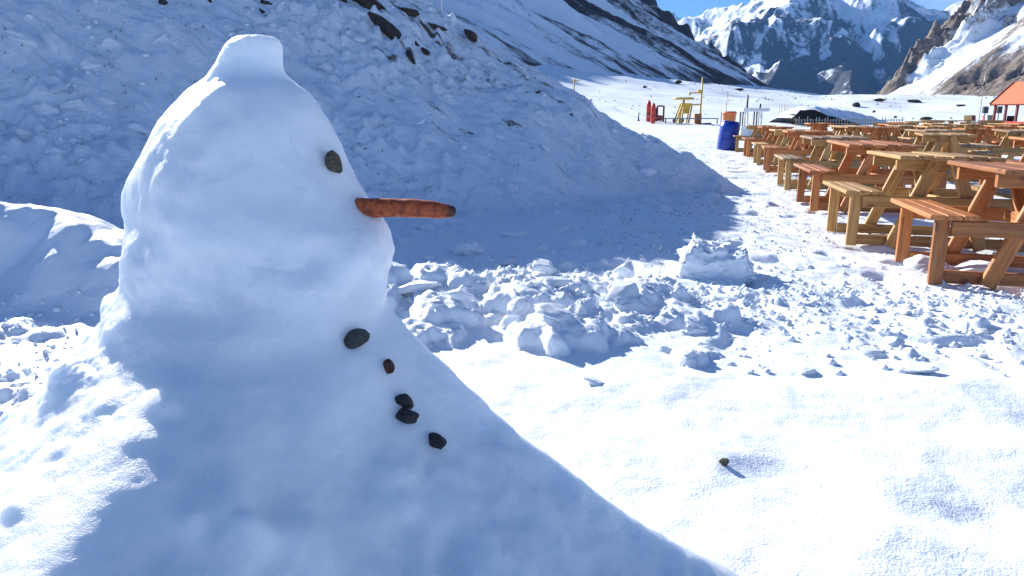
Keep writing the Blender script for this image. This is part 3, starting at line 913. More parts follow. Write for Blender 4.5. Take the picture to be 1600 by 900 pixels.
rock_obj('pebble', None, 1130, 733, 18, 13, 0, 77, M['pebble_olive'], 'small brown pebble alone on the smooth sunlit snow', cat='pebble', sink=.3)

CLOD = [(85, 65, 60), (72, 172, 52), (110, 165, 36), (95, 140, 34), (165, 155, 44), (212, 200, 46), (40, 215, 44), (86, 236, 32), (128, 250, 34), (140, 100, 30), (30, 60, 40), (170, 70, 30), (250, 60, 34), (300, 40, 26),
        (560, 60, 24), (620, 130, 26), (700, 150, 22), (655, 190, 24), (760, 130, 20), (780, 210, 22), (850, 230, 20), (700, 250, 28), (740, 300, 34), (800, 290, 26), (880, 300, 24), (930, 330, 26), (670, 320, 30), (960, 260, 18),
        (700, 372, 60), (745, 385, 46), (800, 368, 58), (838, 392, 38), (870, 358, 50), (905, 384, 42), (950, 378, 34), (690, 345, 38), (780, 348, 36), (930, 350, 28), (1030, 388, 24), (640, 382, 58), (665, 358, 44), (985, 352, 22), (820, 335, 26)]

# thin stakes along the crest
for k, (px, lab) in enumerate([(620, 'leftmost'), (640, 'second from left'), (668, 'third from left'), (690, 'rightmost')]):
    base, nn = None, None
    for py in range(2, 80):
        base, nn = hit(bank_bvh, px, py)
        if base is not None and base.z > 1.2: break
    t = empty('stake', base, 0, lab + ' of the thin pale stakes on the bank crest', 'stake', 'stakes on the bank crest')
    tube('pole', (0, 0, -.15), (.012, 0, .55), .006, M['white'], t, 8)
    tube('cap', (.012, 0, .53), (.0125, 0, .575), .009, M['grey'], t, 8)

# ------------------------------------------------------------------ snow chunks
def chunk_mesh(name, seed, flat=.7, sub=4):
    bm = bmesh.new(); bmesh.ops.create_icosphere(bm, subdivisions=sub, radius=1)
    V = np.array([v.co[:] for v in bm.verts]); r_ = np.random.default_rng(seed)
    for k in range(10):
        d = r_.normal(size=3); d /= np.linalg.norm(d)
        lim = r_.uniform(.40, .92)
        ex = np.clip(V @ d - lim, 0, None); V = V - ex[:, None] * d * .98
    V *= (1 + .13 * fbm3(V + seed * 1.9, 1.6, 3) + .075 * fbm3(V + seed, 6, 3))[:, None]
    V[:, 2] *= flat
    for v, c in zip(bm.verts, V): v.co = c
    me = bpy.data.meshes.new(name); bm.to_mesh(me); bm.free()
    for p in me.polygons: p.use_smooth = True
    me.materials.append(M['chunk'])
    return me

CH = [chunk_mesh('snow_chunk', 100 + k, random.uniform(.55, .85)) for k in range(9)]
def put_chunk(px, py, wpx, k, label, asp=1.0, sz=None, group='snow chunks'):
    g = ground_pt(px, py); D = math.hypot(g[0], g[1])
    w = wpx / FPX * D / 2
    o = link('snow_chunk', CH[k % len(CH)])
    o.location = (g[0], g[1] + w * .4, gh(g[0], g[1] + w * .4) + w * asp * .28)
    o.scale = (w, w * random.uniform(.75, 1.1), w * asp)
    o.rotation_euler = (random.uniform(-.3, .3), random.uniform(-.3, .3), random.uniform(0, 6.28))
    return tag(o, label, 'snow chunk', group)

big = [(975, 487, 92, .42, 'broad rounded snow slab in the middle of the rubble'), (872, 535, 76, .55, 'jagged snow slab casting a long shadow in front of the rubble'),
       (905, 520, 40, 1.3, 'upright snow chip on the jagged slab in front of the rubble'), (975, 445, 42, 1.3, 'upright snow chunk behind the broad rounded slab'),
       (860, 465, 76, .45, 'snow slab in the rubble left of the broad rounded slab'), (1350, 545, 34, 1.0, 'upright pale snow chunk on the walked snow right of the rubble'),
       (1403, 540, 50, .7, 'blocky snow chunk right of the upright pale chunk'), (1365, 556, 46, .6, 'low snow chunk with shadow in front of the upright pale chunk'),
       (1075, 565, 26, .9, 'lone small snow chip in front of the rubble'), (1090, 520, 40, .8, 'small snow chunk on the right edge of the rubble'),
       (930, 605, 46, .45, 'low snow lump nearest the camera before the smooth snow'), (1435, 585, 60, .3, 'flat crust of snow nearest the smooth foreground at right'),
       (1262, 575, 30, .8, 'small snow lump left of the low chunk on walked snow'), (720, 400, 70, .7, 'large snow chunk just under the carrot tip'),
       (650, 470, 90, .4, 'wide shaded snow block right of the snowman\'s neck'), (770, 505, 60, .3, 'wide shaded snow block at the near edge of the rubble')]
for k, (px, py, w, asp, lab) in enumerate(big): put_chunk(px, py, w, k, lab, asp)
for k in range(46):
    px = random.uniform(620, 1040); py = random.uniform(400, 520) if px < 900 else random.uniform(430, 520)
    w_ = min(48, 12 + random.expovariate(1 / 11))
    put_chunk(px, py, w_, k, ('large' if w_ > 32 else 'middling' if w_ > 19 else 'small') + ' rough snow chunk at the ' + ('near' if py > 480 else 'far' if py < 440 else 'middle') + ('' if py <= 480 and py >= 440 else ' edge') + ' of the rubble heap, ' + ('beside the snowman' if px < 740 else 'toward the big block' if px > 920 else 'halfway along it'), random.uniform(.6, 1.0), group='rubble heap chunks')
for k in range(44):
    px = random.uniform(1100, 1590); py = 470 + abs(random.gauss(0, 45)) + (px - 1100) * .05
    put_chunk(px, py, random.uniform(13, 20) if k % 2 else random.uniform(8, 13), k + 3, ('little' if k % 2 else 'tiny') + ' snow crumb on the walked snow ' + ('near the big snow block' if px < 1260 else 'in front of the nearest table' if px > 1430 else 'between the big block and the nearest table'), random.uniform(.6, 1.0), group='crumbs on the walked snow')

for k, (px, py, w) in enumerate(CLOD):
    loc, nor = hit(bank_bvh, px, py)
    g_ = Vector(ground_pt(px, py))
    if loc is None or g_.y < loc.y: loc, nor = g_, Vector((0, 0, 1))
    s = w / FPX * (loc - Vector((0, 0, CAM_H))).length / 2
    o = link('snow_clod', CH[k % len(CH)])
    o.location = loc - nor * s * .1; o.scale = (s, s * .9, s * .75); o.rotation_euler = (.3 * math.sin(k), .5, k * 1.3)
    tag(o, ('large' if w >= 44 else 'middling' if w >= 28 else 'small') + ' pale snow clod ' + ('at the foot of the shaded bank' if py > 330 else 'lodged on the shaded bank') + (' left of the snowman' if px < 200 else ' above the snowman' if px < 330 else ' right of the carrot' if px > 720 else ' near the snowman\'s face'), 'snow clod', 'clods lodged on the bank')

# the one big block
g0 = ground_pt(1055, 425); g1 = ground_pt(1200, 446)
blk = empty('snow_block', (0, 0, 0), 0, 'large flat-topped snow block at the tip of the bank shadow', 'snow block')
bm = bmesh.new(); bmesh.ops.create_cube(bm, size=2); bmesh.ops.subdivide_edges(bm, edges=bm.edges[:], cuts=24, use_grid_fill=True)
V = np.array([v.co[:] for v in bm.verts])
cx_, cy_ = (g0[0] + g1[0]) / 2, (g0[1] + g1[1]) / 2
X = V.copy()
zt = (V[:, 2] + 1) / 2
X[:, 0] = V[:, 0] * (.28 - .07 * zt - .05 * zt * zt) + .03 * zt
X[:, 1] = V[:, 1] * (.22 - .05 * zt - .04 * zt * zt)
X[:, 2] = -.05 + zt * (.235 + .03 * V[:, 0] * -1)
X += fbm3(X, 5, 3)[:, None] * V * .05 + np.stack([fbm3(X + 9, 11, 4, .6) * .026, fbm3(X + 4, 11, 4, .6) * .026, fbm3(X + 2, 9, 4, .6) * .034], 1)
for v, c in zip(bm.verts, X): v.co = c
bmesh.ops.bevel(bm, geom=[e for e in bm.edges if e.calc_face_angle(0) > 1.0], offset=.012, segments=2, affect='EDGES')
bo = bm_obj('block', bm, M['chunk'], blk, True)
blk.location = (cx_, cy_ + .15, ghs(cx_, cy_ + .15)); blk.rotation_euler[2] = -.25

# crumbs too many to count
bm = bmesh.new()
def crumb(bm, x, y, z, r):
    vs_ = []
    for dx, dy, dz in ((1, 0, 0), (-1, 0, 0), (0, 1, 0), (0, -1, 0), (0, 0, 1), (0, 0, -1)):
        q = r * random.uniform(.6, 1.3)
        vs_.append(bm.verts.new((x + dx * q, y + dy * q, z + dz * q * .8)))
    for a, b, c in ((0, 2, 4), (2, 1, 4), (1, 3, 4), (3, 0, 4), (2, 0, 5), (1, 2, 5), (3, 1, 5), (0, 3, 5)):
        bm.faces.new((vs_[a], vs_[b], vs_[c]))
cxs, cys = [], []
for k in range(3800):
    u = random.random()
    if u < .55:
        x = random.uniform(-.6, 3.6); y = 4.75 - .22 * x + random.gauss(0, .45)
    elif u < .8:
        x = random.uniform(1.0, 4.5); y = random.uniform(3.0, 9.0)
    else:
        x = random.uniform(-3.5, -1.2); y = random.uniform(2.2, 4.2)
    cxs.append(x); cys.append(y)
zs = ground_h(np.array(cxs), np.array(cys))
for x, y, z in zip(cxs, cys, zs):
    crumb(bm, x, y, z + .004, min(.03, random.expovariate(1 / .009) + .004))
cr_o = bm_obj('snow_crumbs', bm, M['chunk'], None, True)
tag(cr_o, 'fine crumbs of broken snow strewn over the ground', 'snow crumbs', kind='stuff')
# clods and grass stubs on the bank
bm = bmesh.new()
ks = rng.integers(0, len(ba) * len(bb), 9000)
for k in ks:
    a, b = BA[k], BB[k]
    if b < .1 or b > bank_crest(np.array([a]))[0] or a < -12: continue
    w = n2(np.array([a * .7 + 3]), np.array([b * .7]))[0]
    if random.random() > .35 + w: continue
    crumb(bm, bx[k], by[k], bz[k] + .005, min(.075, random.expovariate(1 / .016) + .006))
bc_o = bm_obj('snow_clods', bm, M['chunk'], None, True)
tag(bc_o, 'small snow clods clinging to the shaded bank', 'snow clods', kind='stuff')
bm = bmesh.new()
for k in rng.integers(0, len(ba) * len(bb), 9000):
    a, b = BA[k], BB[k]
    if b < .3 or b > bank_crest(np.array([a]))[0] or a < -10: continue
    w = fbm2(np.array([a * 2.6]), np.array([b * .8 + 11]), 2)[0] + .25 * (b > 2.2)
    if w < .12 + random.random() * .5: continue
    x, y, z = bx[k], by[k], bz[k]
    for q in range(4):
        d = Vector((random.gauss(.35, .5), random.gauss(-.5, .4), random.uniform(.1, .7))).normalized() * random.uniform(.02, .07)
        s = d.cross(Vector((0, 0, 1))).normalized() * .0035
        v = [bm.verts.new(p) for p in (Vector((x, y, z)) - s, Vector((x, y, z)) + s, Vector((x, y, z)) + d)]
        bm.faces.new(v)
M['straw'] = stone_mat('dry_grass', (.07, .05, .03), (.20, .145, .08), 50)
gs = bm_obj('dry_grass', bm, M['straw'], None)
tag(gs, 'dry grass stubs poking through the bank snow', 'grass', kind='stuff')
# grit on the walked snow
bm = bmesh.new()
cxs, cys = [], []
for k in range(2600):
    y = 6 + 26 * random.random() ** 1.4; x = y * random.uniform(.12, .42) + random.gauss(0, .3)
    cxs.append(x); cys.append(y)
zs = ground_h(np.array(cxs), np.array(cys))
for x, y, z in zip(cxs, cys, zs): crumb(bm, x, y, z + .002, random.uniform(.003, .008) * (.6 + y / 14))
gr_o = bm_obj('grit', bm, M['rock'], None, True)
tag(gr_o, 'dark grit strewn over the trodden snow', 'grit', kind='stuff')
# stones far out on the flat
for k, (px, py, w, h, lab) in enumerate([(1007, 137, 10, 4, 'small dark boulder left of the yellow lift on the flat'), (1060, 131, 14, 7, 'dark boulder behind the yellow lift wheel at the slope foot'),
        (1155, 141, 14, 4, 'flat dark boulder behind the thin yellow pole'), (1338, 167, 14, 9, 'dark boulder on the rise behind the buried shed'),
        (1365, 176, 5, 5, 'small dark boulder right of the buried shed roof'), (1375, 158, 24, 5, 'low dark boulder outcrop at the valley mouth'),
        (1430, 160, 22, 7, 'dark boulder outcrop below the right mountain'), (1398, 184, 6, 5, 'tiny dark boulder at the right end of the picket fence'),
        (1447, 188, 16, 6, 'dark boulder behind the stacked far tables'), (1500, 166, 16, 4, 'low dark boulder left of the tall thin mast')]):
    rock_obj('boulder', None, px, py, w, h, 0, 300 + k, M['rock'], lab, 'boulders on the valley floor', cat='boulder')
bm = bmesh.new(); cxs, cys = [], []
for k in range(3000):
    d = random.uniform(60, 420); az = math.radians(random.uniform(-2, 36))
    x, y = d * math.sin(az), d * math.cos(az)
    w = n2(np.array([x / 22]), np.array([y / 22]))[0] + .35 * (d - 130) / 200
    if random.random() > .05 + w: continue
    cxs.append(x); cys.append(y)
zs = ground_h(np.array(cxs), np.array(cys), False)
for x, y, z in zip(cxs, cys, zs): crumb(bm, x, y, z, random.uniform(.06, .24) * (.6 + math.hypot(x, y) / 260))
sg = bm_obj('scattered_stones', bm, M['rock'], None, True)
tag(sg, 'far stones poking out of the valley snow', 'stones', kind='stuff')

# ------------------------------------------------------------------ picnic tables
TY = math.atan2(.235, .97)           # rows lead off to the right
def make_table(mat, mat2):
    t = empty('picnic_table')
    for k in range(6):
        x = -.325 + k * .130
        beam('plank', (x, -.56, .745 + .004 * math.sin(k * 2.3)), (x, .56, .745 + .005 * math.cos(k * 1.7)), .119, .032, mat, t)
    for s in (-1, 1):
        for q in range(3):
            x = s * (.515 + q * .098)
            beam('plank', (x, -.52, .452), (x, .52, .452 + .003 * q), .090, .032, mat, t)
    for e in (-1, 1):
        y = e * .42
        for s in (-1, 1):
            beam('leg', (s * .07, y, .728), (s * .345, y, 0.0), .048, .098, mat2, t, up=(1, 0, 0))
            beam('post', (s * .655, y, 0), (s * .655, y, .434), .052, .085, mat2, t, up=(1, 0, 0))
        beam('batten', (-.36, y - e * .05, .684), (.36, y - e * .05, .684), .046, .090, mat2, t)
        beam('seat_rail', (-.612, y + e * .050, .380), (.612, y + e * .050, .380), .046, .100, mat2, t)
        beam('runner', (-.612, y - e * .049, .045), (.612, y - e * .049, .045), .046, .085, mat2, t)
        beam('brace', (0, y - e * .10, .645), (0, y - e * .34, .40), .045, .075, mat2, t, up=(1, 0, 0))
    beam('stretcher', (0, -.36, .385), (0, .36, .385), .045, .085, mat2, t)
    return t

def copy_tree(o):
    c = o.copy(); COL.objects.link(c)
    for ch in list(o.children):
        d = ch.copy(); COL.objects.link(d); d.parent = c; d.matrix_parent_inverse = ch.matrix_parent_inverse.copy()
    return c

protos = {'pale pine': make_table(M['pine'], M['pine']), 'orange-stained': make_table(M['stained'], M['stained']), 'weathered': make_table(M['pine_grey'], M['pine'])}
used = set()
ORD = ['nearest', 'second', 'third', 'fourth', 'fifth', 'sixth', 'seventh', 'eighth', 'ninth', 'tenth', 'eleventh']
COLN = ['leftmost row', 'second row from the left', 'third row from the left', 'fourth row from the left', 'fifth row from the left', 'sixth row from the left']
def put_table(x, y, rz, kind, label, group='picnic tables in rows', sc=1.0, z=None):
    if kind not in used: t = protos[kind]; used.add(kind)
    else: t = copy_tree(protos[kind])
    t.location = (x, y, (ghs(x, y) + .012) if z is None else z)
    t.rotation_euler = (random.gauss(0, .008), random.gauss(0, .008), rz)
    t.scale = (sc, sc, sc)
    tag(t, label, 'picnic table', group)
    return t
rowd = np.array([.235, .972]); perp = np.array([.972, -.235])
first = [(3.53, 5.02, 'orange-stained'), (3.62, 6.50, 'pale pine'), (4.18, 8.75, 'orange-stained'), (4.82, 11.3, 'weathered'), (5.5, 14.1, 'orange-stained'), (6.15, 16.7, 'pale pine'), (6.75, 19.4, 'orange-stained'), (7.3, 22.2, 'pale pine')]
for k, (x, y, kd) in enumerate(first):
    put_table(x, y, -TY + random.gauss(0, .03), kd, f'{kd} picnic table, {ORD[k]} from the camera in the leftmost row')
seqs = [['pale pine', 'orange-stained', 'weathered'], ['orange-stained', 'pale pine', 'weathered'], ['weathered', 'orange-stained', 'pale pine']]
for j in range(1, 6):
    cnt = 0
    for i in range(0, 11):
        p = np.array([3.55, 5.6]) + rowd * (2.45 * i + .5 * j) + perp * (2.15 * j) + rng.normal(size=2) * .2
        if p[1] > 29 or p[1] < 6.5: continue
        if p[0] / p[1] > .74: continue
        kd = seqs[j % 3][(i + j) % 3]
        if cnt >= len(ORD): break
        put_table(p[0], p[1], -TY + random.gauss(0, .11), kd, f'{kd} picnic table, {ORD[cnt]} from the camera in the {COLN[j]}')
        cnt += 1
# last tables at the back
for k, (px, Yb) in enumerate([(1412, 31), (1440, 33), (1470, 34), (1497, 36), (1520, 33), (1455, 38), (1548, 36)]):
    q = at_y(px, 205, Yb)
    put_table(q[0], Yb, .35 + .3 * k, 'pale pine' if k % 2 == 0 else 'weathered', ['leftmost', 'second', 'third', 'fourth', 'fifth', 'farthest', 'rightmost'][k] + ' pale table of the loose line at the very back', 'tables at the back')
# trodden snow piled under the nearest table
put_chunk(1445, 420, 60, 2, 'snow pile against the nearest table post', .5)
put_chunk(1540, 430, 90, 4, 'snow pile under the nearest orange-stained table', .35)

# small bottle left standing on a table
# ------------------------------------------------------------------ blue drum and what stands by the lift
def base_at(px, py):
    g = ground_pt(px, py); return Vector(g)

b = base_at(1134, 235)
s_ = math.hypot(b.x, b.y) / FPX
drum = empty('drum', b, 0, 'leaning dark blue plastic drum standing alone on the snow', 'drum')
hgt = 41 * s_ ; rd = 14.4 * s_
lathe('barrel', [(rd * .86, 0), (rd * .93, .02 * hgt), (rd * .97, .06 * hgt), (rd, .2 * hgt), (rd * .995, .34 * hgt), (rd * 1.006, .36 * hgt), (rd * .995, .38 * hgt), (rd, .5 * hgt), (rd * .995, .64 * hgt), (rd * 1.006, .66 * hgt), (rd * .995, .68 * hgt), (rd, .8 * hgt), (rd * .95, .92 * hgt), (rd * .80, .985 * hgt), (rd * .78, hgt)], M['blue'], drum, 40)
lathe('rim', [(rd * .74, hgt), (rd * .82, hgt + .004), (rd * .82, hgt + .03), (rd * .74, hgt + .03)], M['blue'], drum, 40)
drum.rotation_euler = (0, math.radians(7), 0)
lathe('bung', [(rd * .16, hgt), (rd * .16, hgt + .022)], M['dark'], drum, 12, origin=(rd * .4, -rd * .2, .006))
# orange bin behind it
b = base_at(1138, 208); s_ = math.hypot(b.x, b.y) / FPX
ob = empty('bin', b, .2, 'small orange bin standing behind the blue drum', 'bin')
hb = 31 * s_; rb = 9.5 * s_
lathe('bin_body', [(rb * .85, 0), (rb, hb * .85), (rb * 1.03, hb * .87)], M['orange'], ob, 20)
lathe('lid', [(rb * 1.08, hb * .87), (rb * 1.1, hb * .93), (rb * .9, hb)], M['roof'], ob, 20)
beam('handle', (-rb * 1.35, 0, hb * .2), (-rb * 1.35, 0, hb * .95), .05, .05, M['pine'], ob)

# yellow lift station
b = base_at(1075, 193); D = math.hypot(b.x, b.y); s_ = D / FPX
lift = empty('ski_lift', b, 0, 'yellow ski lift drive with a flat wheel and a tall pole', 'ski lift')
def L(px, py, dy=0.0): return ((px - 1075) * s_, dy, (193 - py) * s_)
Y_ = M['yellow']
lathe('wheel', [(14.5 * s_, 0), (15.3 * s_, .04), (15.3 * s_, .12), (14.5 * s_, .16)], M['yellow'], lift, 32, origin=L(1067, 159))
for k in range(6):
    a = k * math.pi / 3
    c = Vector(L(1067, 157.2))
    beam('spoke', c + Vector((.2 * math.cos(a), .2 * math.sin(a), .05)), c + Vector((14 * s_ * math.cos(a), 14 * s_ * math.sin(a), .05)), .07, .06, M['dark'], lift)
tube('axle', L(1067, 172), L(1067, 156), 1.6 * s_, Y_, lift, 12)
bm = bmesh.new()                                         # tapering gearbox under the wheel
tops = [(1063, -.5), (1077, -.5), (1077, .5), (1063, .5)]
v1 = [bm.verts.new((L(x, 164)[0], y, L(x, 164)[2])) for x, y in tops]
v2 = [bm.verts.new(((1070.5 - 1075) * s_ + sx * .12, sy * .15, (193 - 179) * s_)) for sx, sy in ((-1, -1), (1, -1), (1, 1), (-1, 1))]
for k in range(4): bm.faces.new((v1[k], v1[(k + 1) % 4], v2[(k + 1) % 4], v2[k]))
bm.faces.new(v1); bm.faces.new(v2[::-1])
bm_obj('gearbox', bm, Y_, lift)
for p0, p1 in (((1064, 165), (1055, 193)), ((1066, 168), (1063, 193)), ((1078, 165), (1074, 193))):
    for dy in (-.4, .4): beam('leg', L(*p0, dy), L(*p1, dy), .12, .12, Y_, lift)
for px in (1055.5, 1065):
    lathe('roller', [(3.2 * s_, -.2), (3.2 * s_, .2)], M['dark'], lift, 16, (0, 1, 0), L(px, 189))
beam('strut', L(1064, 166), L(1092, 166), .12, .12, Y_, lift)
tube('pole', L(1092.5, 194), L(1093, 127), 1.25 * s_, Y_, lift, 14)
beam('arm', L(1075, 150), L(1092, 148), .10, .10, Y_, lift)
tube('arm_tip', L(1075.5, 153), L(1075, 147), .06, Y_, lift, 8)
beam('bracket', L(1088.5, 145, -.1), L(1088.5, 150, -.1), .4, .25, Y_, lift)
bm = bmesh.new(); beam_bm(bm, L(1089, 196), L(1089, 179), 10 * s_, 8 * s_, (0, 1, 0), .06)
bm_obj('motor_box', bm, M['orange'], lift)
beam('rail', L(1038, 186, -.5), L(1117, 186, -.5), .09, .09, M['grey'], lift)
for px in (1040, 1116): beam('post', L(px, 195, -.42), L(px, 186, -.42), .10, .10, M['grey'], lift)
beam('skid', L(1084, 195, -.6), L(1106, 194, -.6), .35, .22, M['maroon'], lift)

# red padded boards left of the lift
for px, py, top, lab in ((1013, 190, 159, 'tall red padded board standing farther left of the lift'), (1020, 193, 163, 'shorter red padded board standing nearer the lift')):
    b = base_at(px, py); s2 = math.hypot(b.x, b.y) / FPX; hh_ = (py - top) * s2
    pd = empty('padded_board', b, 0, lab, 'padded board', 'red padded boards')
    w = 3.6 * s2
    lathe('pad', [(w * .75, 0), (w, hh_ * .06), (w, hh_ * .75), (w * .7, hh_ * .92), (w * .25, hh_)], M['red'], pd, 18, origin=(0, 0, 0))
    lathe('strap', [(w * 1.02, hh_ * .35), (w * 1.04, hh_ * .36), (w * 1.04, hh_ * .40), (w * 1.02, hh_ * .41)], M['maroon'], pd, 18)
    tube('pole', (0, w * .9, -.1), (0, w * .9, hh_ * .9), .05, M['dark'], pd)
b = base_at(1031, 190); s2 = math.hypot(b.x, b.y) / FPX
fr = empty('sled_rack', b, 0, 'dark red open rack beside the red padded boards', 'rack')
for x in (-4.5, 5): beam('upright', (x * s2, 0, 0), (x * s2, 0, 23 * s2), .14, .14, M['maroon'], fr)
for z in (4, 22.5): beam('crossbar', (-4.5 * s2 + .075, 0, z * s2), (5 * s2 - .075, 0, z * s2), .13, .13, M['maroon'], fr)
beam('panel', (-6.2 * s2, .3, .02), (-6.2 * s2, .3, 20 * s2), .15, .5, M['dark'], fr, up=(0, 1, 0))
beam('sled', (0, .2, .05), (1.0 * s2, .25, 9 * s2), 6.5 * s2, .16, M['red'], fr, up=(0, 1, 0))

def thin_pole(px, py, top, r, mat, lab, extra=None):
    b = base_at(px, py); s2 = math.hypot(b.x, b.y) / FPX
    t = empty('marker_pole', b, 0, lab, 'pole')
    tube('pole', (0, 0, -.2), (0, 0, (py - top) * s2), r * s2, mat, t, 10)
    lathe('foot', [(r * 2.2 * s2, -.05), (r * 2.2 * s2, .08), (r * 1.2 * s2, .12)], mat, t, 10)
    return t, s2
thin_pole(997.5, 189, 177, .9, M['dark'], 'short dark post left of the red padded boards')
t, s2 = thin_pole(897, 146, 124, 1.0, Y_, 'yellow lift pole far off behind the bank end')
beam('crossarm', (-6 * s2, 0, 18 * s2), (9 * s2, 0, 19 * s2), .12, .12, Y_, t)
thin_pole(1134, 182, 147, .55, Y_, 'thin yellow pole rising behind the orange bin')
t, s2 = thin_pole(1529, 192, 118, .45, M['grey'], 'tall thin grey mast left of the red kiosk')
lathe('lamp', [(.5 * s2, 0), (1.4 * s2, .1), (1.2 * s2, .35), (.4 * s2, .45)], M['dark'], t, 12, origin=(0, 0, 45 * s2))

# drag cable from the short post to the lift
pa, pb = base_at(940, 165) + Vector((0, 0, .5)), Vector(lift.location) + Vector(L(1040, 186, -.5))
mid = base_at(997.5, 189) + Vector((0, 0, .6))
pts = [pa, pa.lerp(mid, .5) - Vector((0, 0, .1)), mid, mid.lerp(pb, .5) - Vector((0, 0, .1)), pb]
bm = bmesh.new(); rings_ = []
for p in pts: rings_.append([bm.verts.new(p + Vector((0, .03 * math.cos(k * 1.0472), .03 * math.sin(k * 1.0472)))) for k in range(6)])
for r0_, r1_ in zip(rings_, rings_[1:]):
    for k in range(6): bm.faces.new((r0_[k], r0_[(k + 1) % 6], r1_[(k + 1) % 6], r1_[k]))
bm.faces.new(rings_[0][::-1]); bm.faces.new(rings_[-1])
tag(bm_obj('cable', bm, M['grey'], None, True), 'thin grey cable sagging from the bank to the yellow lift', 'cable')

# white control booth
b = base_at(1172, 215); D = math.hypot(b.x, b.y); s2 = D / FPX
bo_ = empty('booth', b, 0, 'small white open-sided booth behind the leftmost tables', 'booth')
W = M['white']
def Bp(px, py, dy=0.0): return ((px - 1172) * s2, dy, (215 - py) * s2)
dpt = 16 * s2
bm = bmesh.new(); beam_bm(bm, Bp(1172, 207, -dpt / 2), Bp(1172, 207, dpt / 2), 34 * s2, 15 * s2, (0, 0, 1), .02); bm_obj('base_wall', bm, W, bo_)
beam('sill', Bp(1155, 198.6, -dpt / 2 - .04), Bp(1189, 198.6, -dpt / 2 - .04), .10, 1.6 * s2, W, bo_)
for px in (1157.5, 1164, 1177.5, 1184):
    for dy in (-dpt / 2 + .06, dpt / 2 - .06):
        beam('post', Bp(px, 199.4, dy), Bp(px, 178.2, dy), 2.4 * s2 if px in (1164, 1184) else 1.6 * s2, .09, W if px in (1164, 1184) else M['dark'], bo_, up=(0, 1, 0))
bm = bmesh.new(); beam_bm(bm, Bp(1175, 175.5, -dpt / 2 - .1), Bp(1175, 175.5, dpt / 2 + .1), 38 * s2, 5 * s2, (0, 0, 1), .03); bm_obj('roof', bm, W, bo_)
tube('chimney', Bp(1164.5, 173.4), Bp(1164.5, 155), 1.3 * s2, M['dark'], bo_, 12)
tube('chimney', Bp(1183.5, 173.4), Bp(1183.5, 167), 1.3 * s2, M['dark'], bo_, 12)

# bundle of pale reeds/stakes
for k, (px, top, lean) in enumerate([(1216, 168, .5), (1220, 163, -.3), (1224, 165, .3), (1228, 160, 1.2)]):
    b = base_at(px, 182); s2 = math.hypot(b.x, b.y) / FPX
    t = empty('wooden_stake', b, 0, ['leftmost', 'second from left', 'third from left', 'rightmost'][k] + ' of four pale stakes beside the buried shed', 'stake', 'pale stakes by the shed')
    beam('shaft', (0, 0, -.1), (lean * s2, 0, (181 - top) * s2), 1.5 * s2, .8 * s2, M['cream'], t)
    beam('point', (lean * s2, 0, (181 - top) * s2 + .003), (lean * s2 * 1.05, 0, (182 - top) * s2 + .05), .8 * s2, .4 * s2, M['cream'], t)

# half buried shed with a snow covered roof
b = base_at(1290, 196); D = math.hypot(b.x, b.y); s2 = D / FPX
shed = empty('buried_shed', b, 0, 'dark shed half buried under a long sloping snow drift', 'shed')
def Sp(px, py, dy=0.0): return ((px - 1290) * s2, dy, (196 - py) * s2)
outl = [(1243, 182), (1256, 175), (1268, 174.5), (1282, 178), (1292, 183), (1308, 187), (1330, 192), (1345, 197), (1262, 197)]
bm = bmesh.new()
f0 = [bm.verts.new(Sp(x, y, 0)) for x, y in outl]; f1 = [bm.verts.new(Sp(x, y, 2.4)) for x, y in outl]
for k in range(len(outl)): bm.faces.new((f0[k], f0[(k + 1) % len(outl)], f1[(k + 1) % len(outl)], f1[k]))
bm.faces.new(f0); bm.faces.new(f1[::-1])
bm_obj('wall', bm, M['black'], shed)
nx_, ny_ = 90, 40
gx_, gy_ = np.meshgrid(np.linspace(1240, 1412, nx_), np.linspace(-1, 1, ny_), indexing='ij')
crest = np.interp(gx_, [1240, 1252, 1268, 1288, 1320, 1360, 1400, 1412], [185, 175, 170, 168.5, 172, 180, 192, 200])
front = np.interp(gx_, [1240, 1252, 1268, 1282, 1292, 1308, 1330, 1350, 1412], [186, 175, 174.2, 177.6, 183, 186.5, 191, 200, 202])
zc_ = np.where(gy_ < 0, front + (crest - front) * sstep(-1, 0, gy_), crest + (200 - crest) * sstep(0, 1, gy_))
dyy = np.where(gy_ < 0, gy_ * 2.6 + 2.5, gy_ * 5 + 2.5)
Vx = (gx_ - 1290) * s2; Vz = (196 - zc_) * s2 + fbm2(gx_ / 9, gy_ * 2.2, 3) * .07
me = np_mesh('snow_cover', np.stack([Vx, dyy, Vz], -1).reshape(-1, 3), grid_faces(nx_, ny_)[:, ::-1])
link('snow_cover', me, M['chunk'], shed)

# picket fence in front of it
b = base_at(1325, 198); D = math.hypot(b.x, b.y) ; s2 = D / FPX
fence = empty('picket_fence', b, 0, 'low grey picket fence in front of the buried shed', 'fence')
for k, px in enumerate(np.arange(1252, 1404, 4.0)):
    jj = .6 * math.sin(k * 2.7)
    beam('picket', ((px - 1325) * s2, 0, -.15), ((px + jj * .5 - 1325) * s2, 0, (11.5 + 2.5 * math.sin(k * 1.9)) * s2), .055, .03, M['grey'] if k % 3 else M['pine_grey'], fence, up=(0, 1, 0))
for z in (4.0, 9.0): beam('rail', ((1250 - 1325) * s2, .045, z * s2), ((1404 - 1325) * s2, .045, z * s2), .03, .05, M['grey'], fence)

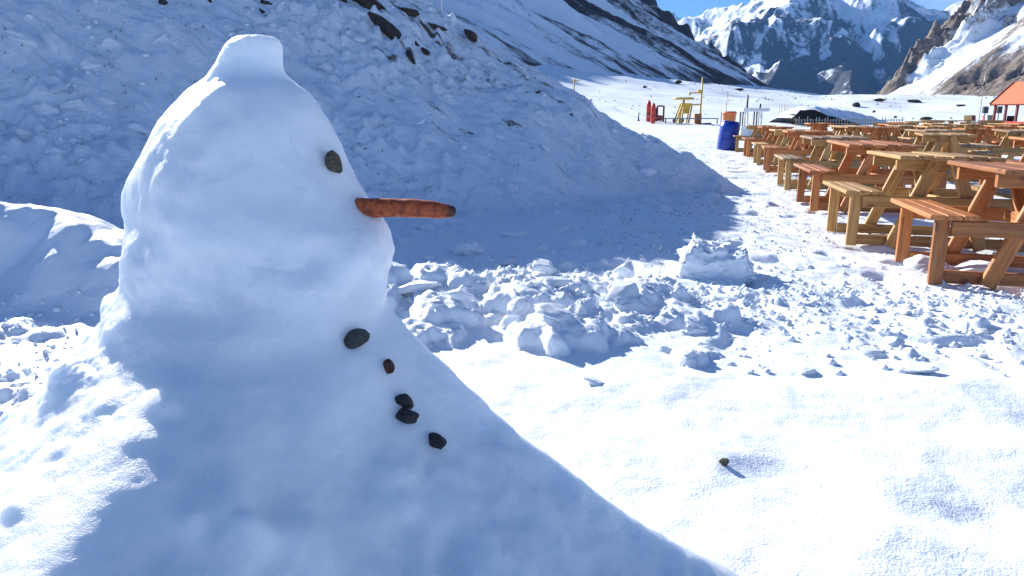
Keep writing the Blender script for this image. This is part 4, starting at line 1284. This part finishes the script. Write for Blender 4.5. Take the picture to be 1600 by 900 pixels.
# red kiosk, its roof slope turned to the left
b = base_at(1600, 206); D = math.hypot(b.x, b.y); s2 = D / FPX
ki = empty('kiosk', b, math.radians(-80), 'open red kiosk with a steep orange-red roof at the right edge', 'kiosk')
ez = (206 - 171) * s2; rz_ = (206 - 145) * s2; hf_ = 1.4; x0, x1 = -1.15, 3.2
sl = Vector((0, hf_, rz_ - ez)); nrm = Vector((0, -(rz_ - ez), hf_)).normalized()
for sg_, nm in ((-1, 'front'), (1, 'back')):
    q0 = Vector((x0, sg_ * (hf_ + .12), ez - .08)); q1 = Vector((x0, sg_ * .02, rz_ - .01))
    bm = bmesh.new()
    up_ = (q1 - q0).cross(Vector((1, 0, 0))); up_ = up_ if up_.z > 0 else -up_; up_.normalize()
    vs0 = [bm.verts.new(p) for p in (q0, q0 + Vector((x1 - x0, 0, 0)), q1 + Vector((x1 - x0, 0, 0)), q1)]
    vs1 = [bm.verts.new(v.co + up_ * .05) for v in vs0]
    bm.faces.new(vs0[::-1]); bm.faces.new(vs1)
    for k in range(4): bm.faces.new((vs0[k], vs0[(k + 1) % 4], vs1[(k + 1) % 4], vs1[k]))
    bm_obj('roof_slope', bm, M['roof'], ki)
    for xe in (x0 - .04, x1 + .04):
        beam('bargeboard', q0 + Vector((xe - x0, 0, .0)), q1 + Vector((xe - x0, 0, 0)), .07, .20, M['maroon'], ki, up=up_)
    for x in np.linspace(x0 + .15, x1 - .15, 6):
        beam('post', (x, sg_ * (hf_ - .1), -.1), (x, sg_ * (hf_ - .1), ez - .02), .12, .12, M['maroon'], ki)
    beam('wall_plate', (x0, sg_ * (hf_ + .02), ez - .06), (x1, sg_ * (hf_ + .02), ez - .06), .10, .14, M['maroon'], ki)
beam('railing', (x0 + .1, -hf_ - .02, .55), (x1, -hf_ - .02, .55), .05, .12, M['red'], ki)
beam('counter', (x0 + .3, -hf_ + .45, .28), (x1, -hf_ + .45, .28), .45, .55, M['maroon'], ki)
beam('floor', (x0, 0, .0), (x1, 0, .0), hf_ * 2, .10, M['maroon'], ki)
# two dark loudspeaker boxes on stands left of the kiosk
for px, lab in ((1535.5, 'left dark box on a thin stand beside the red kiosk'), (1557, 'right dark box on a thin stand close to the red kiosk')):
    b = base_at(px, 200); s3 = math.hypot(b.x, b.y) / FPX
    t = empty('box_on_stand', b, 0, lab, 'stand box', 'dark boxes by the kiosk')
    tube('stand', (0, 0, -.1), (0, 0, 18.4 * s3), .03, M['dark'], t)
    bm = bmesh.new(); beam_bm(bm, (0, 0, 18.5 * s3), (0, 0, 27 * s3), 6 * s3, 5 * s3, (0, 1, 0), .03)
    bm_obj('box', bm, M['dark'], t)
# folding chairs by the kiosk
def chair(px, py, mat, lab, rz):
    b = base_at(px, py)
    t = empty('folding_chair', b, rz, lab, 'chair', 'chairs beside the kiosk')
    beam('seat', (0, -.2, .45), (0, .2, .45), .42, .03, mat, t)
    beam('backrest', (0, .24, .60), (0, .30, .95), .42, .03, mat, t, up=(0, 1, 0))
    for sx_ in (-.18, .18):
        for sy_ in (-.17, .19): beam('leg', (sx_, sy_, 0), (sx_, sy_, .434), .03, .03, M['dark'], t)
        beam('upright', (sx_, .225, .466), (sx_, .27, .92), .03, .025, M['dark'], t)
for k, (px, m, lab) in enumerate([(1519, 'red', 'leftmost red chair near the thin mast'), (1526, 'maroon', 'dark red chair just left of the thin mast'), (1542, 'red', 'red chair between the two dark boxes'),
        (1550, 'dark', 'black chair between the two dark boxes'), (1511, 'pine', 'wooden chair left of the red chairs'), (1572, 'dark', 'black chair inside the kiosk opening')]):
    chair(px, 204 + (k % 3), M[m], lab, .6 * k)
# bottle on a table near the right edge
tb = min((o for o in bpy.data.objects if o.name.startswith('picnic_table')), key=lambda o: abs(project(np.array([o.location + Vector((0, 0, .76))]))[0][0] - 1580) + 3 * abs(project(np.array([o.location + Vector((0, 0, .76))]))[1][0] - 212))
bt = empty('bottle', tb.location + Vector((.1, -.1, .763)), 0, 'small white bottle standing on a table by the right edge', 'bottle')
lathe('bottle_body', [(.04, 0), (.045, .01), (.045, .17), (.02, .23), (.018, .26)], M['white'], bt, 14)
lathe('cap', [(.022, .261), (.022, .285)], M['grey'], bt, 12)

# ------------------------------------------------------------------ haze
HAZE = True
if HAZE:
    bm = bmesh.new(); bmesh.ops.create_cube(bm, size=1)
    me = bpy.data.meshes.new('haze'); bm.to_mesh(me); bm.free()
    hz = link('haze', me)
    hz.scale = (19000, 19000, 1420); hz.location = (0, 0, 1420 / 2 - 130)
    mh = bpy.data.materials.new('haze'); mh.use_nodes = True
    nn_, ll_ = mh.node_tree.nodes, mh.node_tree.links
    for q in list(nn_):
        if q.type == 'BSDF_PRINCIPLED': nn_.remove(q)
    pv = nn_.new('ShaderNodeVolumePrincipled')
    pv.inputs['Color'].default_value = (.20, .48, 1.0, 1)
    pv.inputs['Density'].default_value = 5.5e-5
    pv.inputs['Anisotropy'].default_value = 0.0
    out = [q for q in nn_ if q.type == 'OUTPUT_MATERIAL'][0]
    ll_.new(pv.outputs[0], out.inputs['Volume'])
    me.materials.append(mh)
    tag(hz, kind='stuff')
